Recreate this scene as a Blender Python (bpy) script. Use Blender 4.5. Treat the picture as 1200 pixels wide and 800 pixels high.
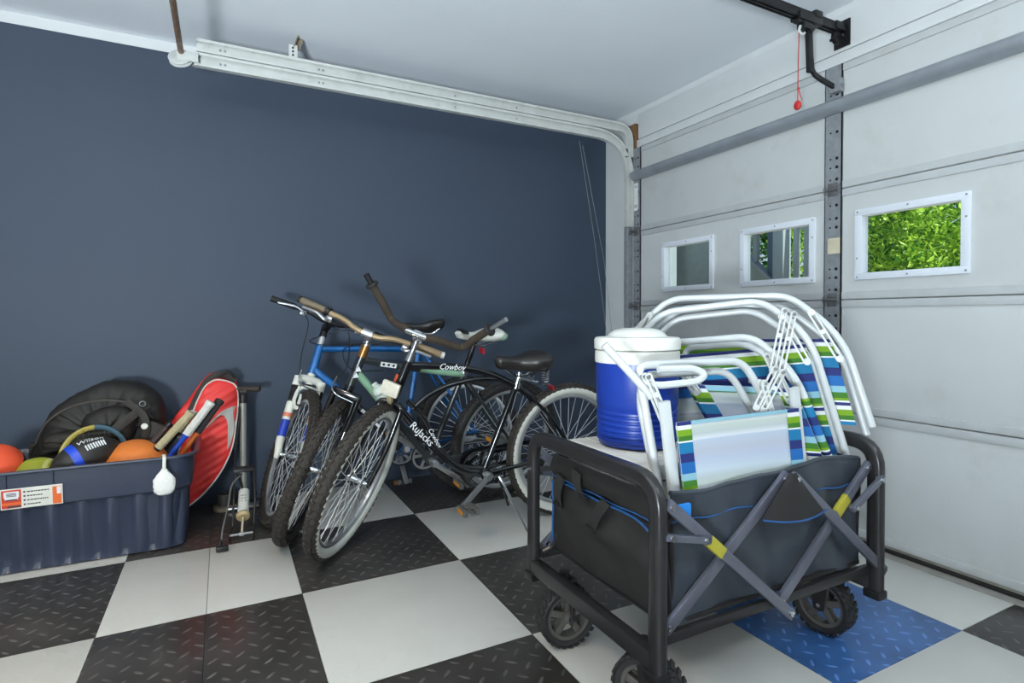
import bpy, bmesh, math, random
from mathutils import Vector, Matrix, Quaternion
V = Vector
PI = math.pi
random.seed(7)
SC = bpy.context.scene
for _o in list(bpy.data.objects):
    bpy.data.objects.remove(_o)

# ------------------------------------------------------------------ camera
CAM_YAW, CAM_PITCH, CAM_ROLL = math.radians(27.29), math.radians(-0.924), math.radians(-0.085)
cam_d = bpy.data.cameras.new('camera')
cam = bpy.data.objects.new('camera', cam_d)
SC.collection.objects.link(cam)
cam_d.sensor_width = 36.0
cam_d.sensor_fit = 'HORIZONTAL'
cam_d.lens = 656.28 / 1200 * 36
cam_d.shift_y = -17.07 / 1200
cam_d.clip_start = 0.05
_f = V((math.sin(CAM_YAW) * math.cos(CAM_PITCH), math.cos(CAM_YAW) * math.cos(CAM_PITCH), math.sin(CAM_PITCH)))
_r = V((math.cos(CAM_YAW), -math.sin(CAM_YAW), 0))
_u = _r.cross(_f)
_r2 = _r * math.cos(CAM_ROLL) + _u * math.sin(CAM_ROLL)
_u2 = -_r * math.sin(CAM_ROLL) + _u * math.cos(CAM_ROLL)
cam.matrix_world = Matrix((( _r2.x, _u2.x, -_f.x, 0), (_r2.y, _u2.y, -_f.y, 0), (_r2.z, _u2.z, -_f.z, 1.0), (0, 0, 0, 1)))
SC.camera = cam

# ------------------------------------------------------------------ world, sun, added fill lights, exposure
SC.view_settings.view_transform = 'Standard'
SC.view_settings.look = 'None'
SC.view_settings.exposure = -0.43
SC.view_settings.gamma = 1.0
SC.view_settings.use_curve_mapping = False
wd = bpy.data.worlds.new('sky')
SC.world = wd
wd.use_nodes = True
nt = wd.node_tree
nt.nodes.clear()
_sky = nt.nodes.new('ShaderNodeTexSky')
_sky.sky_type = 'NISHITA'
_sky.sun_disc = False
_sky.sun_elevation = math.radians(52)
_sky.sun_rotation = math.radians(200)
_bg = nt.nodes.new('ShaderNodeBackground')
_bg.inputs['Strength'].default_value = 0.16
_wo = nt.nodes.new('ShaderNodeOutputWorld')
nt.links.new(_sky.outputs[0], _bg.inputs[0])
nt.links.new(_bg.outputs[0], _wo.inputs[0])

def lamp(name, kind, loc, target, energy, color, size=None, size_y=None):
    d = bpy.data.lights.new(name, kind)
    d.energy = energy
    d.color = color
    if kind == 'AREA':
        d.shape = 'RECTANGLE'
        d.size = size
        d.size_y = size_y or size
    elif kind == 'SUN':
        d.angle = math.radians(1.0)
    o = bpy.data.objects.new(name, d)
    SC.collection.objects.link(o)
    o.location = loc
    o.rotation_euler = (V(target) - V(loc)).to_track_quat('-Z', 'Y').to_euler()
    return o
lamp('sun', 'SUN', (1.5, -8, 12), (0, 0, 0), 12.0, (1.0, 0.95, 0.86))
_gl = _gl = _gl = lamp('warm_floor_fill', 'AREA', (-1.0, 1.3, 2.40), (-0.8, 1.5, 0.0), 15, (1.0, 0.79, 0.52), 0.4, 0.4)  # unseen fill, added to warm the floor at the left
_gl.data.spread = math.radians(115)
lamp('wall_fill', 'AREA', (-1.9, -1.6, 2.22), (0.6, 3.4, 1.9), 22, (1.0, 0.90, 0.78), 0.25, 0.25)  # added fill aimed at the upper navy wall, no fixture here
_up = lamp('ceiling_fill', 'AREA', (-1.3, -0.8, 0.6), (-0.35, 0.75, 2.43), 160, (0.82, 0.93, 1.0), 0.5, 0.5)  # added off-frame fill washing the ceiling, stands in for a bounced flash
_up.data.spread = math.radians(132)
lamp('right_floor_fill', 'AREA', (1.6, -0.9, 2.40), (1.7, -0.3, 0), 46, (0.82, 0.92, 1.0), 1.2, 0.4)  # unseen fill, added to lift the right-hand floor and lower door

# ------------------------------------------------------------------ materials
MATS = {}
def s2l(c):
    return tuple((x / 12.92 if x <= 0.04045 else ((x + 0.055) / 1.055) ** 2.4) for x in (v / 255 for v in c))
class NT:
    def __init__(s, name):
        s.m = bpy.data.materials.new(name)
        s.m.use_nodes = True
        s.t = s.m.node_tree
        s.b = s.t.nodes['Principled BSDF']
        s.out = s.t.nodes['Material Output']
    def n(s, ty, **kw):
        x = s.t.nodes.new(ty)
        for k, v in kw.items():
            setattr(x, k, v)
        return x
    def l(s, a, b):
        s.t.links.new(a, b)
    def math(s, op, a, b=None, c=None):
        x = s.n('ShaderNodeMath', operation=op)
        for i, v in enumerate((a, b, c)):
            if v is None: continue
            if isinstance(v, (int, float)): x.inputs[i].default_value = v
            else: s.l(v, x.inputs[i])
        return x.outputs[0]
    def coord(s, scale=(1, 1, 1), rotz=0, kind='Object'):
        tc = s.n('ShaderNodeTexCoord')
        mp = s.n('ShaderNodeMapping')
        mp.inputs['Scale'].default_value = scale
        mp.inputs['Rotation'].default_value = (0, 0, rotz)
        s.l(tc.outputs[kind], mp.inputs[0])
        return mp.outputs[0]
    def noise(s, vec, scale, detail=4, rough=0.55):
        x = s.n('ShaderNodeTexNoise')
        x.inputs['Scale'].default_value = scale
        x.inputs['Detail'].default_value = detail
        x.inputs['Roughness'].default_value = rough
        s.l(vec, x.inputs['Vector'])
        return x.outputs['Fac']
    def ramp(s, fac, stops, interp='LINEAR'):
        x = s.n('ShaderNodeValToRGB')
        x.color_ramp.interpolation = interp
        el = x.color_ramp.elements
        while len(el) < len(stops): el.new(0.5)
        for e, (p, c) in zip(el, stops):
            e.position = p
            e.color = (*c, 1)
        s.l(fac, x.inputs[0])
        return x.outputs[0]
    def bump(s, h, strength, dist=0.002, prev=None):
        x = s.n('ShaderNodeBump')
        x.inputs['Strength'].default_value = strength
        x.inputs['Distance'].default_value = dist
        s.l(h, x.inputs['Height'])
        if prev: s.l(prev, x.inputs['Normal'])
        s.l(x.outputs[0], s.b.inputs['Normal'])
        return x.outputs[0]
def mat(name, rgb, rough=0.5, metal=0.0, var=0.08, vscale=14, bump=0.0, bscale=60, rvar=0.0, coat=0.0, spec=0.5, dirt=None, dscale=5):
    """procedural surface: base colour with noise variation, optional fine relief and dirt stains"""
    if name in MATS: return MATS[name]
    g = NT(name)
    c = s2l(rgb)
    vec = g.coord()
    nz = g.noise(vec, vscale)
    lo = tuple(max(0, x * (1 - var)) for x in c); hi = tuple(min(1, x * (1 + var)) for x in c)
    col = g.ramp(nz, [(0.3, lo), (0.7, hi)])
    if dirt:
        n2 = g.noise(vec, dscale, 6, 0.7)
        f = g.ramp(n2, [(0.55, (0, 0, 0)), (0.75, (1, 1, 1))])
        mx = g.n('ShaderNodeMixRGB')
        mx.inputs['Color2'].default_value = (*s2l(dirt), 1)
        fm = g.math('MULTIPLY', f, 0.5)
        g.l(fm, mx.inputs['Fac']); g.l(col, mx.inputs['Color1'])
        col = mx.outputs[0]
    g.l(col, g.b.inputs['Base Color'])
    g.b.inputs['Metallic'].default_value = metal
    g.b.inputs['Roughness'].default_value = rough
    g.b.inputs['Specular IOR Level'].default_value = spec
    if rvar:
        r = g.math('MULTIPLY_ADD', g.noise(vec, vscale * 2.3), rvar, rough - rvar / 2)
        g.l(r, g.b.inputs['Roughness'])
    if coat:
        g.b.inputs['Coat Weight'].default_value = coat
        g.b.inputs['Coat Roughness'].default_value = 0.12
    if bump:
        g.bump(g.noise(vec, bscale, 3), bump, 0.003)
    MATS[name] = g.m
    return g.m

def tile_mat(name, rgb, rough, tread, wear, spec):
    """vinyl floor tile: diamond tread dashes as fine relief, scuffed on top"""
    g = NT(name)
    tc = g.n('ShaderNodeTexCoord')
    geo = g.n('ShaderNodeNewGeometry')
    mp = g.n('ShaderNodeMapping')
    mp.inputs['Scale'].default_value = (1 / 0.052,) * 3
    mp.inputs['Rotation'].default_value = (0, 0, math.radians(45))
    g.l(geo.outputs['Position'], mp.inputs[0])
    sp = g.n('ShaderNodeSeparateXYZ'); g.l(mp.outputs[0], sp.inputs[0])
    x, y = sp.outputs[0], sp.outputs[1]
    ix, iy = g.math('FLOOR', x), g.math('FLOOR', y)
    fx, fy = g.math('SUBTRACT', g.math('SUBTRACT', x, ix), 0.5), g.math('SUBTRACT', g.math('SUBTRACT', y, iy), 0.5)
    par = g.math('FLOORED_MODULO', g.math('ADD', ix, iy), 2.0)
    inv = g.math('SUBTRACT', 1.0, par)
    a = g.math('ADD', g.math('MULTIPLY', fx, par), g.math('MULTIPLY', fy, inv))
    b = g.math('ADD', g.math('MULTIPLY', fy, par), g.math('MULTIPLY', fx, inv))
    d = g.math('ADD', g.math('POWER', g.math('DIVIDE', g.math('ABSOLUTE', a), 0.36), 2.0), g.math('POWER', g.math('DIVIDE', g.math('ABSOLUTE', b), 0.11), 2.0))
    h = g.math('SUBTRACT', 1.0, g.math('SMOOTHSTEP', d, 0.35, 1.1)) if False else g.ramp(d, [(0.35, (1, 1, 1)), (1.0, (0, 0, 0))])
    vec = geo.outputs['Position']
    nz = g.noise(vec, 5, 3, 0.5)
    c = s2l(rgb)
    col = g.ramp(nz, [(0.3, tuple(v * (1 - wear) for v in c)), (0.7, tuple(min(1, v * (1 + wear)) for v in c))])
    if tread > 0:
        sc = g.noise(vec, 16, 5, 0.7)
        scf = g.math('MULTIPLY', h, g.ramp(sc, [(0.32, (0.25, 0.25, 0.25)), (0.62, (1, 1, 1))]))
        mx = g.n('ShaderNodeMixRGB')
        mx.inputs['Color2'].default_value = (*[min(1, v * 2.4 + 0.07) for v in c], 1)
        g.l(g.math('MULTIPLY', scf, tread), mx.inputs['Fac']); g.l(col, mx.inputs['Color1'])
        col = mx.outputs[0]
    g.l(col, g.b.inputs['Base Color'])
    g.l(g.math('MULTIPLY_ADD', g.noise(vec, 4, 2, 0.5), 0.12 if tread > 0 else 0.10, rough - 0.05), g.b.inputs['Roughness'])
    g.b.inputs['Specular IOR Level'].default_value = spec
    hh = h
    g.bump(hh, 0.35 if tread > 0 else 0.10, 0.002)
    MATS[name] = g.m
    return g.m

def stripe_mat(name, pale):
    """beach-chair fabric: woven stripes along the V of the uv map; the reverse side is washed-out"""
    g = NT(name)
    uv = g.n('ShaderNodeUVMap')
    sp = g.n('ShaderNodeSeparateXYZ'); g.l(uv.outputs[0], sp.inputs[0])
    t = g.math('FRACT', g.math('DIVIDE', sp.outputs[1], 0.205))
    white, green, dgreen, cyan, navy, blue, mist = [s2l(c) for c in ((226, 230, 230), (118, 160, 18), (58, 116, 30), (16, 116, 164), (30, 42, 108), (24, 100, 172), (138, 184, 198))]
    stops = [(0, navy), (0.05, white), (0.11, green), (0.20, dgreen), (0.27, white), (0.295, cyan), (0.45, navy), (0.58, blue), (0.74, mist), (0.84, dgreen), (0.93, green), (0.97, white)]
    if pale:
        base = s2l((208, 212, 220))
        stops = [(p, tuple(b * 0.72 + v * 0.28 for b, v in zip(base, c))) for p, c in stops]
        col = g.ramp(t, stops, 'LINEAR')
    else:
        col = g.ramp(t, stops, 'CONSTANT')
    g.l(col, g.b.inputs['Base Color'])
    g.b.inputs['Roughness'].default_value = 0.75
    vec = g.coord()
    wv = g.n('ShaderNodeTexWave'); wv.inputs['Scale'].default_value = 160
    g.l(vec, wv.inputs['Vector'])
    g.bump(wv.outputs['Fac'], 0.15, 0.0006)
    MATS[name] = g.m
    return g.m

def glass_mat(name, tint=(0.93, 0.97, 0.96)):
    g = NT(name)
    tr = g.n('ShaderNodeBsdfTransparent'); tr.inputs[0].default_value = (*tint, 1)
    gl = g.n('ShaderNodeBsdfGlossy'); gl.inputs['Roughness'].default_value = 0.02
    lw = g.n('ShaderNodeLayerWeight'); lw.inputs[0].default_value = 0.5
    fr = g.n('ShaderNodeMath', operation='MULTIPLY_ADD'); fr.inputs[1].default_value = 0.9; fr.inputs[2].default_value = 0.03
    g.l(g.math('POWER', lw.outputs['Facing'], 5.0), fr.inputs[0])
    mx = g.n('ShaderNodeMixShader')
    g.l(fr.outputs[0], mx.inputs[0]); g.l(tr.outputs[0], mx.inputs[1]); g.l(gl.outputs[0], mx.inputs[2])
    g.l(mx.outputs[0], g.out.inputs['Surface'])
    MATS[name] = g.m
    return g.m

def leaf_mat(name, lo, hi):
    g = NT(name)
    oi = g.n('ShaderNodeNewGeometry')
    col = g.ramp(oi.outputs['Random Per Island'], [(0.0, s2l(lo)), (1.0, s2l(hi))])
    g.l(col, g.b.inputs['Base Color'])
    g.b.inputs['Roughness'].default_value = 0.45
    tl = g.n('ShaderNodeBsdfTranslucent'); g.l(col, tl.inputs[0])
    mx = g.n('ShaderNodeMixShader'); mx.inputs[0].default_value = 0.4
    g.l(g.b.outputs[0], mx.inputs[1]); g.l(tl.outputs[0], mx.inputs[2])
    g.l(mx.outputs[0], g.out.inputs['Surface'])
    MATS[name] = g.m
    return g.m

# ------------------------------------------------------------------ mesh helpers
def frame_from(d):
    d = V(d).normalized()
    a = V((0, 0, 1)) if abs(d.z) < 0.9 else V((1, 0, 0))
    x = a.cross(d).normalized()
    return x, d.cross(x).normalized(), d
def fillet(pts, rad, n=5):
    pts = [V(p) for p in pts]
    out = [pts[0]]
    for i in range(1, len(pts) - 1):
        r = rad[i - 1] if isinstance(rad, (list, tuple)) else rad
        a, b, c = pts[i - 1], pts[i], pts[i + 1]
        d1, d2 = (a - b), (c - b)
        k = min(r, d1.length * 0.49, d2.length * 0.49)
        p, q = b + d1.normalized() * k, b + d2.normalized() * k
        for j in range(n + 1):
            t = j / n
            out.append(p * (1 - t) ** 2 + b * 2 * t * (1 - t) + q * t * t)
    out.append(pts[-1])
    return out
def spline(pts, n=6):
    pts = [V(p) for p in pts]
    P = [pts[0] * 2 - pts[1]] + pts + [pts[-1] * 2 - pts[-2]]
    out = []
    for i in range(1, len(P) - 2):
        a, b, c, d = P[i - 1:i + 3]
        for j in range(n):
            t = j / n
            out.append(0.5 * ((2 * b) + (c - a) * t + (2 * a - 5 * b + 4 * c - d) * t * t + (3 * b - a - 3 * c + d) * t ** 3))
    out.append(pts[-1])
    return out
class MB:
    def __init__(s, xf=None):
        s.bm = bmesh.new()
        s.xf = xf          # optional function applied to every vertex
        s.mi = 0
        s.uvl = None
    def vert(s, p):
        p = V(p)
        return s.bm.verts.new(s.xf(p) if s.xf else p)
    def face(s, vs):
        try:
            f = s.bm.faces.new(vs); f.material_index = s.mi
            return f
        except ValueError:
            return None
    def box(s, c, size, R=None, bev=0.0):
        c = V(c); h = V(size) / 2
        R = R or Matrix.Identity(3)
        if bev <= 0:
            vs = [s.vert(c + R @ V((sx * h.x, sy * h.y, sz * h.z))) for sx in (-1, 1) for sy in (-1, 1) for sz in (-1, 1)]
            for q in ((0, 1, 3, 2), (4, 6, 7, 5), (0, 4, 5, 1), (2, 3, 7, 6), (0, 2, 6, 4), (1, 5, 7, 3)):
                s.face([vs[i] for i in q])
        else:
            b = min(bev, h.x * 0.95, h.y * 0.95, h.z * 0.95)
            t = bmesh.new()
            bmesh.ops.create_cube(t, size=1)
            for v in t.verts: v.co = V((v.co.x * h.x * 2, v.co.y * h.y * 2, v.co.z * h.z * 2))
            bmesh.ops.bevel(t, geom=list(t.edges), offset=b, segments=2, profile=0.6, affect='EDGES')
            mp = {v: s.vert(c + R @ v.co) for v in t.verts}
            for f in t.faces: s.face([mp[v] for v in f.verts])
            t.free()
        return s
    def bar(s, a, b, w, h, up=(0, 0, 1), bev=0.0):
        """box from a to b; w across, h along up"""
        a, b = V(a), V(b)
        d = (b - a); L = d.length; d = d.normalized()
        up = V(up); up = (up - d * up.dot(d))
        if up.length < 1e-4: up = frame_from(d)[0]
        up = up.normalized(); sd = d.cross(up)
        R = Matrix((d, sd, up)).transposed()
        return s.box((a + b) / 2, (L, w, h), R, bev)
    def tube(s, pts, r, n=10, closed=False, cap=True, flat=1.0, up=None, sq=0):
        pts = [V(p) for p in pts]
        N = len(pts)
        rs = r if isinstance(r, (list, tuple)) else [r] * N
        x = None; rings = []
        for i, p in enumerate(pts):
            if closed: d = pts[(i + 1) % N] - pts[i - 1]
            else: d = pts[min(i + 1, N - 1)] - pts[max(i - 1, 0)]
            d = d.normalized()
            if x is None:
                x = (V(up) - d * V(up).dot(d)).normalized() if up is not None else frame_from(d)[0]
            else:
                x = (x - d * x.dot(d))
                x = x.normalized() if x.length > 1e-5 else frame_from(d)[0]
            y = d.cross(x)
            ring = []
            for k in range(n):
                ca, sa = math.cos(2 * PI * (k + 0.5) / n), math.sin(2 * PI * (k + 0.5) / n)
                m = rs[i] / ((abs(ca) ** sq + abs(sa) ** sq) ** (1 / sq)) if sq else rs[i]
                ring.append(s.vert(p + (x * ca * flat + y * sa) * m))
            rings.append(ring)
        for i in range(N if closed else N - 1):
            A, B = rings[i], rings[(i + 1) % N]
            off = 0
            if closed and i == N - 1:
                off = min(range(n), key=lambda o: sum((A[k].co - B[(k + o) % n].co).length for k in range(0, n, 2)))
            for k in range(n):
                s.face([A[k], A[(k + 1) % n], B[(k + 1 + off) % n], B[(k + off) % n]])
        if cap and not closed:
            s.face(rings[0][::-1]); s.face(rings[-1])
        return s
    def lathe(s, prof, o, d, n=24, closed=False, a0=0, a1=2 * PI):
        x, y, d = frame_from(d); o = V(o)
        full = abs(a1 - a0 - 2 * PI) < 1e-6
        cols = []
        for k in range(n if full else n + 1):
            a = a0 + (a1 - a0) * k / n
            e = x * math.cos(a) + y * math.sin(a)
            cols.append([s.vert(o + d * h + e * r) for r, h in prof])
        M = len(prof)
        for k in range(n):
            A, B = cols[k], cols[(k + 1) % len(cols)]
            for i in range(M if closed else M - 1):
                j = (i + 1) % M
                s.face([A[i], A[j], B[j], B[i]])
        if not closed and full:
            if prof[0][0] > 1e-6: s.face([c[0] for c in cols][::-1])
            if prof[-1][0] > 1e-6: s.face([c[-1] for c in cols])
        return s
    def cyl(s, a, b, r, n=12, r2=None, bev=0.0):
        a, b = V(a), V(b); L = (b - a).length
        r2 = r if r2 is None else r2
        if bev: prof = [(max(r - bev, 1e-4), 0), (r, bev), (r2, L - bev), (max(r2 - bev, 1e-4), L)]
        else: prof = [(r, 0), (r2, L)]
        return s.lathe(prof, a, b - a, n)
    def prism(s, poly, o, ux, uy, th, bev=0.0):
        """2-D outline extruded by th along ux x uy"""
        o, ux, uy = V(o), V(ux), V(uy); nz = ux.cross(uy).normalized()
        if bev:
            cx = sum(p[0] for p in poly) / len(poly); cy = sum(p[1] for p in poly) / len(poly)
            def ins(p):
                dx, dy = p[0] - cx, p[1] - cy; L = math.hypot(dx, dy) or 1
                return (p[0] - dx / L * bev, p[1] - dy / L * bev)
            lay = [([ins(p) for p in poly], 0), (poly, bev), (poly, th - bev), ([ins(p) for p in poly], th)]
        else: lay = [(poly, 0), (poly, th)]
        rings = [[s.vert(o + ux * p[0] + uy * p[1] + nz * h) for p in pl] for pl, h in lay]
        N = len(poly)
        for A, B in zip(rings, rings[1:]):
            for k in range(N): s.face([A[k], A[(k + 1) % N], B[(k + 1) % N], B[k]])
        s.face(rings[0][::-1]); s.face(rings[-1])
        return s
    def ball(s, c, r, n=16, m=10, fn=None, axis=(0, 0, 1)):
        c = V(c); r = V(r) if not isinstance(r, (int, float)) else V((r, r, r))
        X, Y, Z = frame_from(axis)
        rows = []
        for i in range(m + 1):
            th = PI * i / m
            row = []
            for k in range(n if 0 < i < m else 1):
                ph = 2 * PI * k / n
                q = V((math.sin(th) * math.cos(ph), math.sin(th) * math.sin(ph), math.cos(th)))
                if fn: q = fn(q)
                row.append(s.vert(c + X * q.x * r.x + Y * q.y * r.y + Z * q.z * r.z))
            rows.append(row)
        for i in range(m):
            A, B = rows[i], rows[i + 1]
            for k in range(n):
                k2 = (k + 1) % n
                if len(A) == 1: s.face([A[0], B[k], B[k2]])
                elif len(B) == 1: s.face([A[k], B[0], A[k2]])
                else: s.face([A[k], B[k], B[k2], A[k2]])
        return s
    def grid(s, fn, nu, nv, th=0.0, nrm=None, uvfn=None):
        """sheet fn(u,v); with th it becomes a closed slab offset along nrm"""
        if uvfn and s.uvl is None: s.uvl = s.bm.loops.layers.uv.new('UVMap')
        layers = []
        for off in ((0, th) if th else (0,)):
            layers.append([[s.vert(V(fn(i / nu, j / nv)) + (V(nrm) * off if off else V())) for j in range(nv + 1)] for i in range(nu + 1)])
        def uvs(f, ij):
            if f and uvfn:
                for lp, (i, j) in zip(f.loops, ij): lp[s.uvl].uv = uvfn(i / nu, j / nv)
        for li, L in enumerate(layers):
            for i in range(nu):
                for j in range(nv):
                    ij = [(i, j), (i + 1, j), (i + 1, j + 1), (i, j + 1)]
                    if li: ij = ij[::-1]
                    uvs(s.face([L[a][b] for a, b in ij]), ij)
        if th:
            A, B = layers
            edge = [(i, 0) for i in range(nu)] + [(nu, j) for j in range(nv)] + [(i, nv) for i in range(nu, 0, -1)] + [(0, j) for j in range(nv, 0, -1)]
            for e in range(len(edge)):
                p, q = edge[e], edge[(e + 1) % len(edge)]
                uvs(s.face([A[p[0]][p[1]], B[p[0]][p[1]], B[q[0]][q[1]], A[q[0]][q[1]]]), [p, p, q, q])
        return s
    def build(s, name, m, parent=None, smooth=True, recalc=True, angle=38, label=None, kind=None, loc=None):
        if recalc: bmesh.ops.recalc_face_normals(s.bm, faces=list(s.bm.faces))
        root = parent
        while root is not None and root.parent is not None: root = root.parent
        off = V(loc) if loc is not None else (root.location.copy() if root is not None else V())
        for v in s.bm.verts: v.co -= off
        me = bpy.data.meshes.new(name)
        s.bm.to_mesh(me); s.bm.free()
        for x in (m if isinstance(m, (list, tuple)) else [m]): me.materials.append(x)
        if smooth:
            me.polygons.foreach_set('use_smooth', [True] * len(me.polygons))
            try: me.set_sharp_from_angle(angle=math.radians(angle))
            except Exception: pass
        o = bpy.data.objects.new(name, me)
        SC.collection.objects.link(o)
        if parent is not None: o.parent = parent
        elif loc is not None: o.location = loc
        if label: o['label'] = label
        if kind: o['kind'] = kind
        return o
def thing(name, label, cat, loc=(0, 0, 0), group=None):
    o = bpy.data.objects.new(name, None)
    SC.collection.objects.link(o)
    o.empty_display_size = 0.05
    o.location = loc
    o['label'] = label; o['category'] = cat
    if group: o['group'] = group
    return o
def tag(o, label, cat, group=None):
    o['label'] = label; o['category'] = cat
    if group: o['group'] = group
    return o
def struct(name, mb, m, parent=None, **kw):
    o = mb.build(name, m, parent, **kw)
    if parent is None: o['kind'] = 'structure'
    return o
def text_obj(name, body, size, o, ux, uy, m, parent, shear=0.0, depth=0.0008, align='CENTER', wide=1.0, bend=None):
    """lettering as a thin mesh, ux = reading direction, uy = up"""
    cu = bpy.data.curves.new(name, 'FONT')
    cu.body = body; cu.size = size; cu.extrude = depth; cu.shear = shear
    cu.align_x = align; cu.align_y = 'CENTER'; cu.resolution_u = 2
    t = bpy.data.objects.new(name, cu)
    SC.collection.objects.link(t)
    bpy.context.view_layer.update()
    me = bpy.data.meshes.new_from_object(t.evaluated_get(bpy.context.evaluated_depsgraph_get()))
    bpy.data.objects.remove(t)
    root = parent
    while root is not None and root.parent is not None: root = root.parent
    off = root.location.copy() if root is not None else V()
    o, ux, uy = V(o), V(ux).normalized(), V(uy).normalized(); nz = ux.cross(uy)
    for v in me.vertices:
        if bend: v.co = bend(v.co.x * wide, v.co.y, v.co.z) - off
        else: v.co = o + ux * v.co.x * wide + uy * v.co.y + nz * v.co.z - off
    me.name = name
    me.materials.clear(); me.materials.append(m)
    ob = bpy.data.objects.new(name, me)
    SC.collection.objects.link(ob)
    if parent is not None: ob.parent = parent
    return ob

# common materials
M_navy = mat('navy_wall_paint', (56, 68, 85), 0.6, var=0.03, vscale=3, bump=0.06, bscale=140, dirt=(58, 71, 89), dscale=9)
M_ceil = mat('ceiling_paint', (236, 241, 246), 0.8, var=0.015, vscale=3, bump=0.04, bscale=200)
M_white_wall = mat('white_wall_paint', (216, 219, 219), 0.65, var=0.03, vscale=5, bump=0.05, bscale=120)
M_door = mat('door_paint', (202, 205, 204), 0.5, var=0.025, vscale=4, bump=0.05, bscale=90, dirt=(184, 180, 168), dscale=3)
M_door_edge = mat('door_rail_paint', (190, 193, 193), 0.5, var=0.05, vscale=9, dirt=(176, 172, 160), dscale=6)
M_galv = mat('galvanised_steel', (150, 154, 158), 0.45, 0.3, var=0.14, vscale=30, rvar=0.15, dirt=(120, 112, 104), dscale=14)
M_track = mat('painted_track', (206, 208, 204), 0.4, 0.15, var=0.06, vscale=12, dirt=(160, 160, 156), dscale=16)
M_steel_dark = mat('dark_steel', (46, 46, 48), 0.45, 0.6, var=0.2, vscale=20)
M_black_metal = mat('black_metal', (30, 30, 32), 0.38, 0.35, var=0.15, vscale=20)
M_wood = mat('jamb_wood', (134, 98, 66), 0.75, var=0.25, vscale=12, bump=0.3, bscale=50)
M_chrome = mat('chrome', (214, 216, 218), 0.16, 1.0, var=0.05)
M_alu = mat('brushed_aluminium', (188, 190, 192), 0.32, 0.9, var=0.08)
M_black_rub = mat('black_rubber', (30, 29, 28), 0.7, var=0.25, vscale=40, bump=0.15, bscale=160)
M_black_plas = mat('black_plastic', (26, 26, 27), 0.4, var=0.15)
M_white_plas = mat('white_plastic', (206, 208, 204), 0.38, var=0.03)
M_red = mat('red_plastic', (196, 38, 36), 0.4)
M_glass = glass_mat('window_glass')
M_tile_w = tile_mat('white_vinyl_tile', (196, 195, 189), 0.33, 0.0, 0.025, 0.5)
M_tile_k = tile_mat('black_vinyl_tile', (58, 55, 52), 0.30, 0.75, 0.25, 0.6)
M_tile_b = tile_mat('bluer_vinyl_tile', (54, 94, 148), 0.30, 0.75, 0.3, 0.7)
M_grout = mat('concrete_base', (120, 118, 112), 0.85, var=0.1, vscale=8)
M_lettering = mat('white_lettering', (228, 230, 230), 0.5)
# ================================================================== STRUCTURE
XW, YW, ZC = 2.55, 3.41, 2.43          # front wall (with the garage door), navy wall, ceiling
DY0, DY1, DX = 0.20, 3.03, 2.50        # garage door span and inner face

floor = struct('floor', MB().box((-0.7, 0.1, -0.058), (6.7, 6.7, 0.10)), M_grout, smooth=False)
TS, TX, TY = 0.614, 0.248, 2.1463
tile_meshes = {}
def tile(x0, x1, y0, y1, m):
    w, d = x1 - x0 - 0.0016, y1 - y0 - 0.0016
    key = (round(w, 3), round(d, 3), m.name)
    if key not in tile_meshes:
        o = MB().box((0, 0, -0.004), (w, d, 0.008), bev=0.0012).build('tile', m, None, angle=30)
        tile_meshes[key] = o.data
    else:
        o = bpy.data.objects.new('tile', tile_meshes[key])
        SC.collection.objects.link(o)
    o.parent = floor
    o.location = ((x0 + x1) / 2, (y0 + y1) / 2, 0)
for i in range(-6, 4):
    for j in range(-8, 2):
        x0, x1, y0, y1 = TX + i * TS, TX + (i + 1) * TS, TY + j * TS, TY + (j + 1) * TS
        x1 = min(x1, 2.443); y1 = 3.406 if j == 1 else y1
        m = M_tile_k if (i + j) % 2 == 0 else M_tile_w
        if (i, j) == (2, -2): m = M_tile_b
        if i == -1:
            xm = (x0 + x1) / 2
            tile(x0, xm, y0, y1, m); tile(xm, x1, y0, y1, m)
        else: tile(x0, x1, y0, y1, m)
struct('trim_1', MB().box((2.497, 0.1, -0.0045), (0.104, 6.6, 0.007)), mat('threshold_concrete', (150, 146, 138), 0.8, var=0.12, vscale=20, dirt=(110, 104, 96)), smooth=False)
struct('wall_back', MB().box((-0.72, YW + 0.06, 1.187), (6.7, 0.12, 2.376)), M_navy, smooth=False)
struct('trim_2', MB().box((-0.72, YW + 0.058, 2.402), (6.7, 0.122, 0.054)), M_white_wall, smooth=False)
wr = MB()
wr.box((XW + 0.06, (DY1 + YW) / 2, 1.215), (0.12, YW - DY1, 2.43))
wr.box((XW + 0.06, (DY0 + DY1) / 2, 2.28), (0.12, DY1 - DY0, 0.30))
wr.box((XW + 0.06, -1.49, 1.215), (0.12, 3.38, 2.43))
struct('wall_right', wr, M_white_wall, smooth=False)
struct('wall_left', MB().box((-4.06, 0.1, 1.21), (0.12, 6.7, 2.43)), M_white_wall, smooth=False)
struct('wall_front', MB().box((-0.7, -3.26, 1.21), (6.7, 0.12, 2.43)), M_white_wall, smooth=False)
struct('ceiling', MB().box((-0.7, 0.1, ZC + 0.05), (6.8, 6.8, 0.10)), M_ceil, smooth=False)
hd = MB()
hd.box((XW - 0.008, 1.525, 2.305), (0.018, 3.0, 0.17), bev=0.004)
struct('trim_3', hd, M_white_wall)
hd = MB()
hd.box((XW - 0.014, 1.525, 2.185), (0.03, 3.0, 0.05), bev=0.004)
struct('trim_4', hd, M_white_wall)
struct('trim_5', MB().box((XW - 0.016, 3.075, 1.165), (0.032, 0.075, 2.33), bev=0.003), M_wood)

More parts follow.
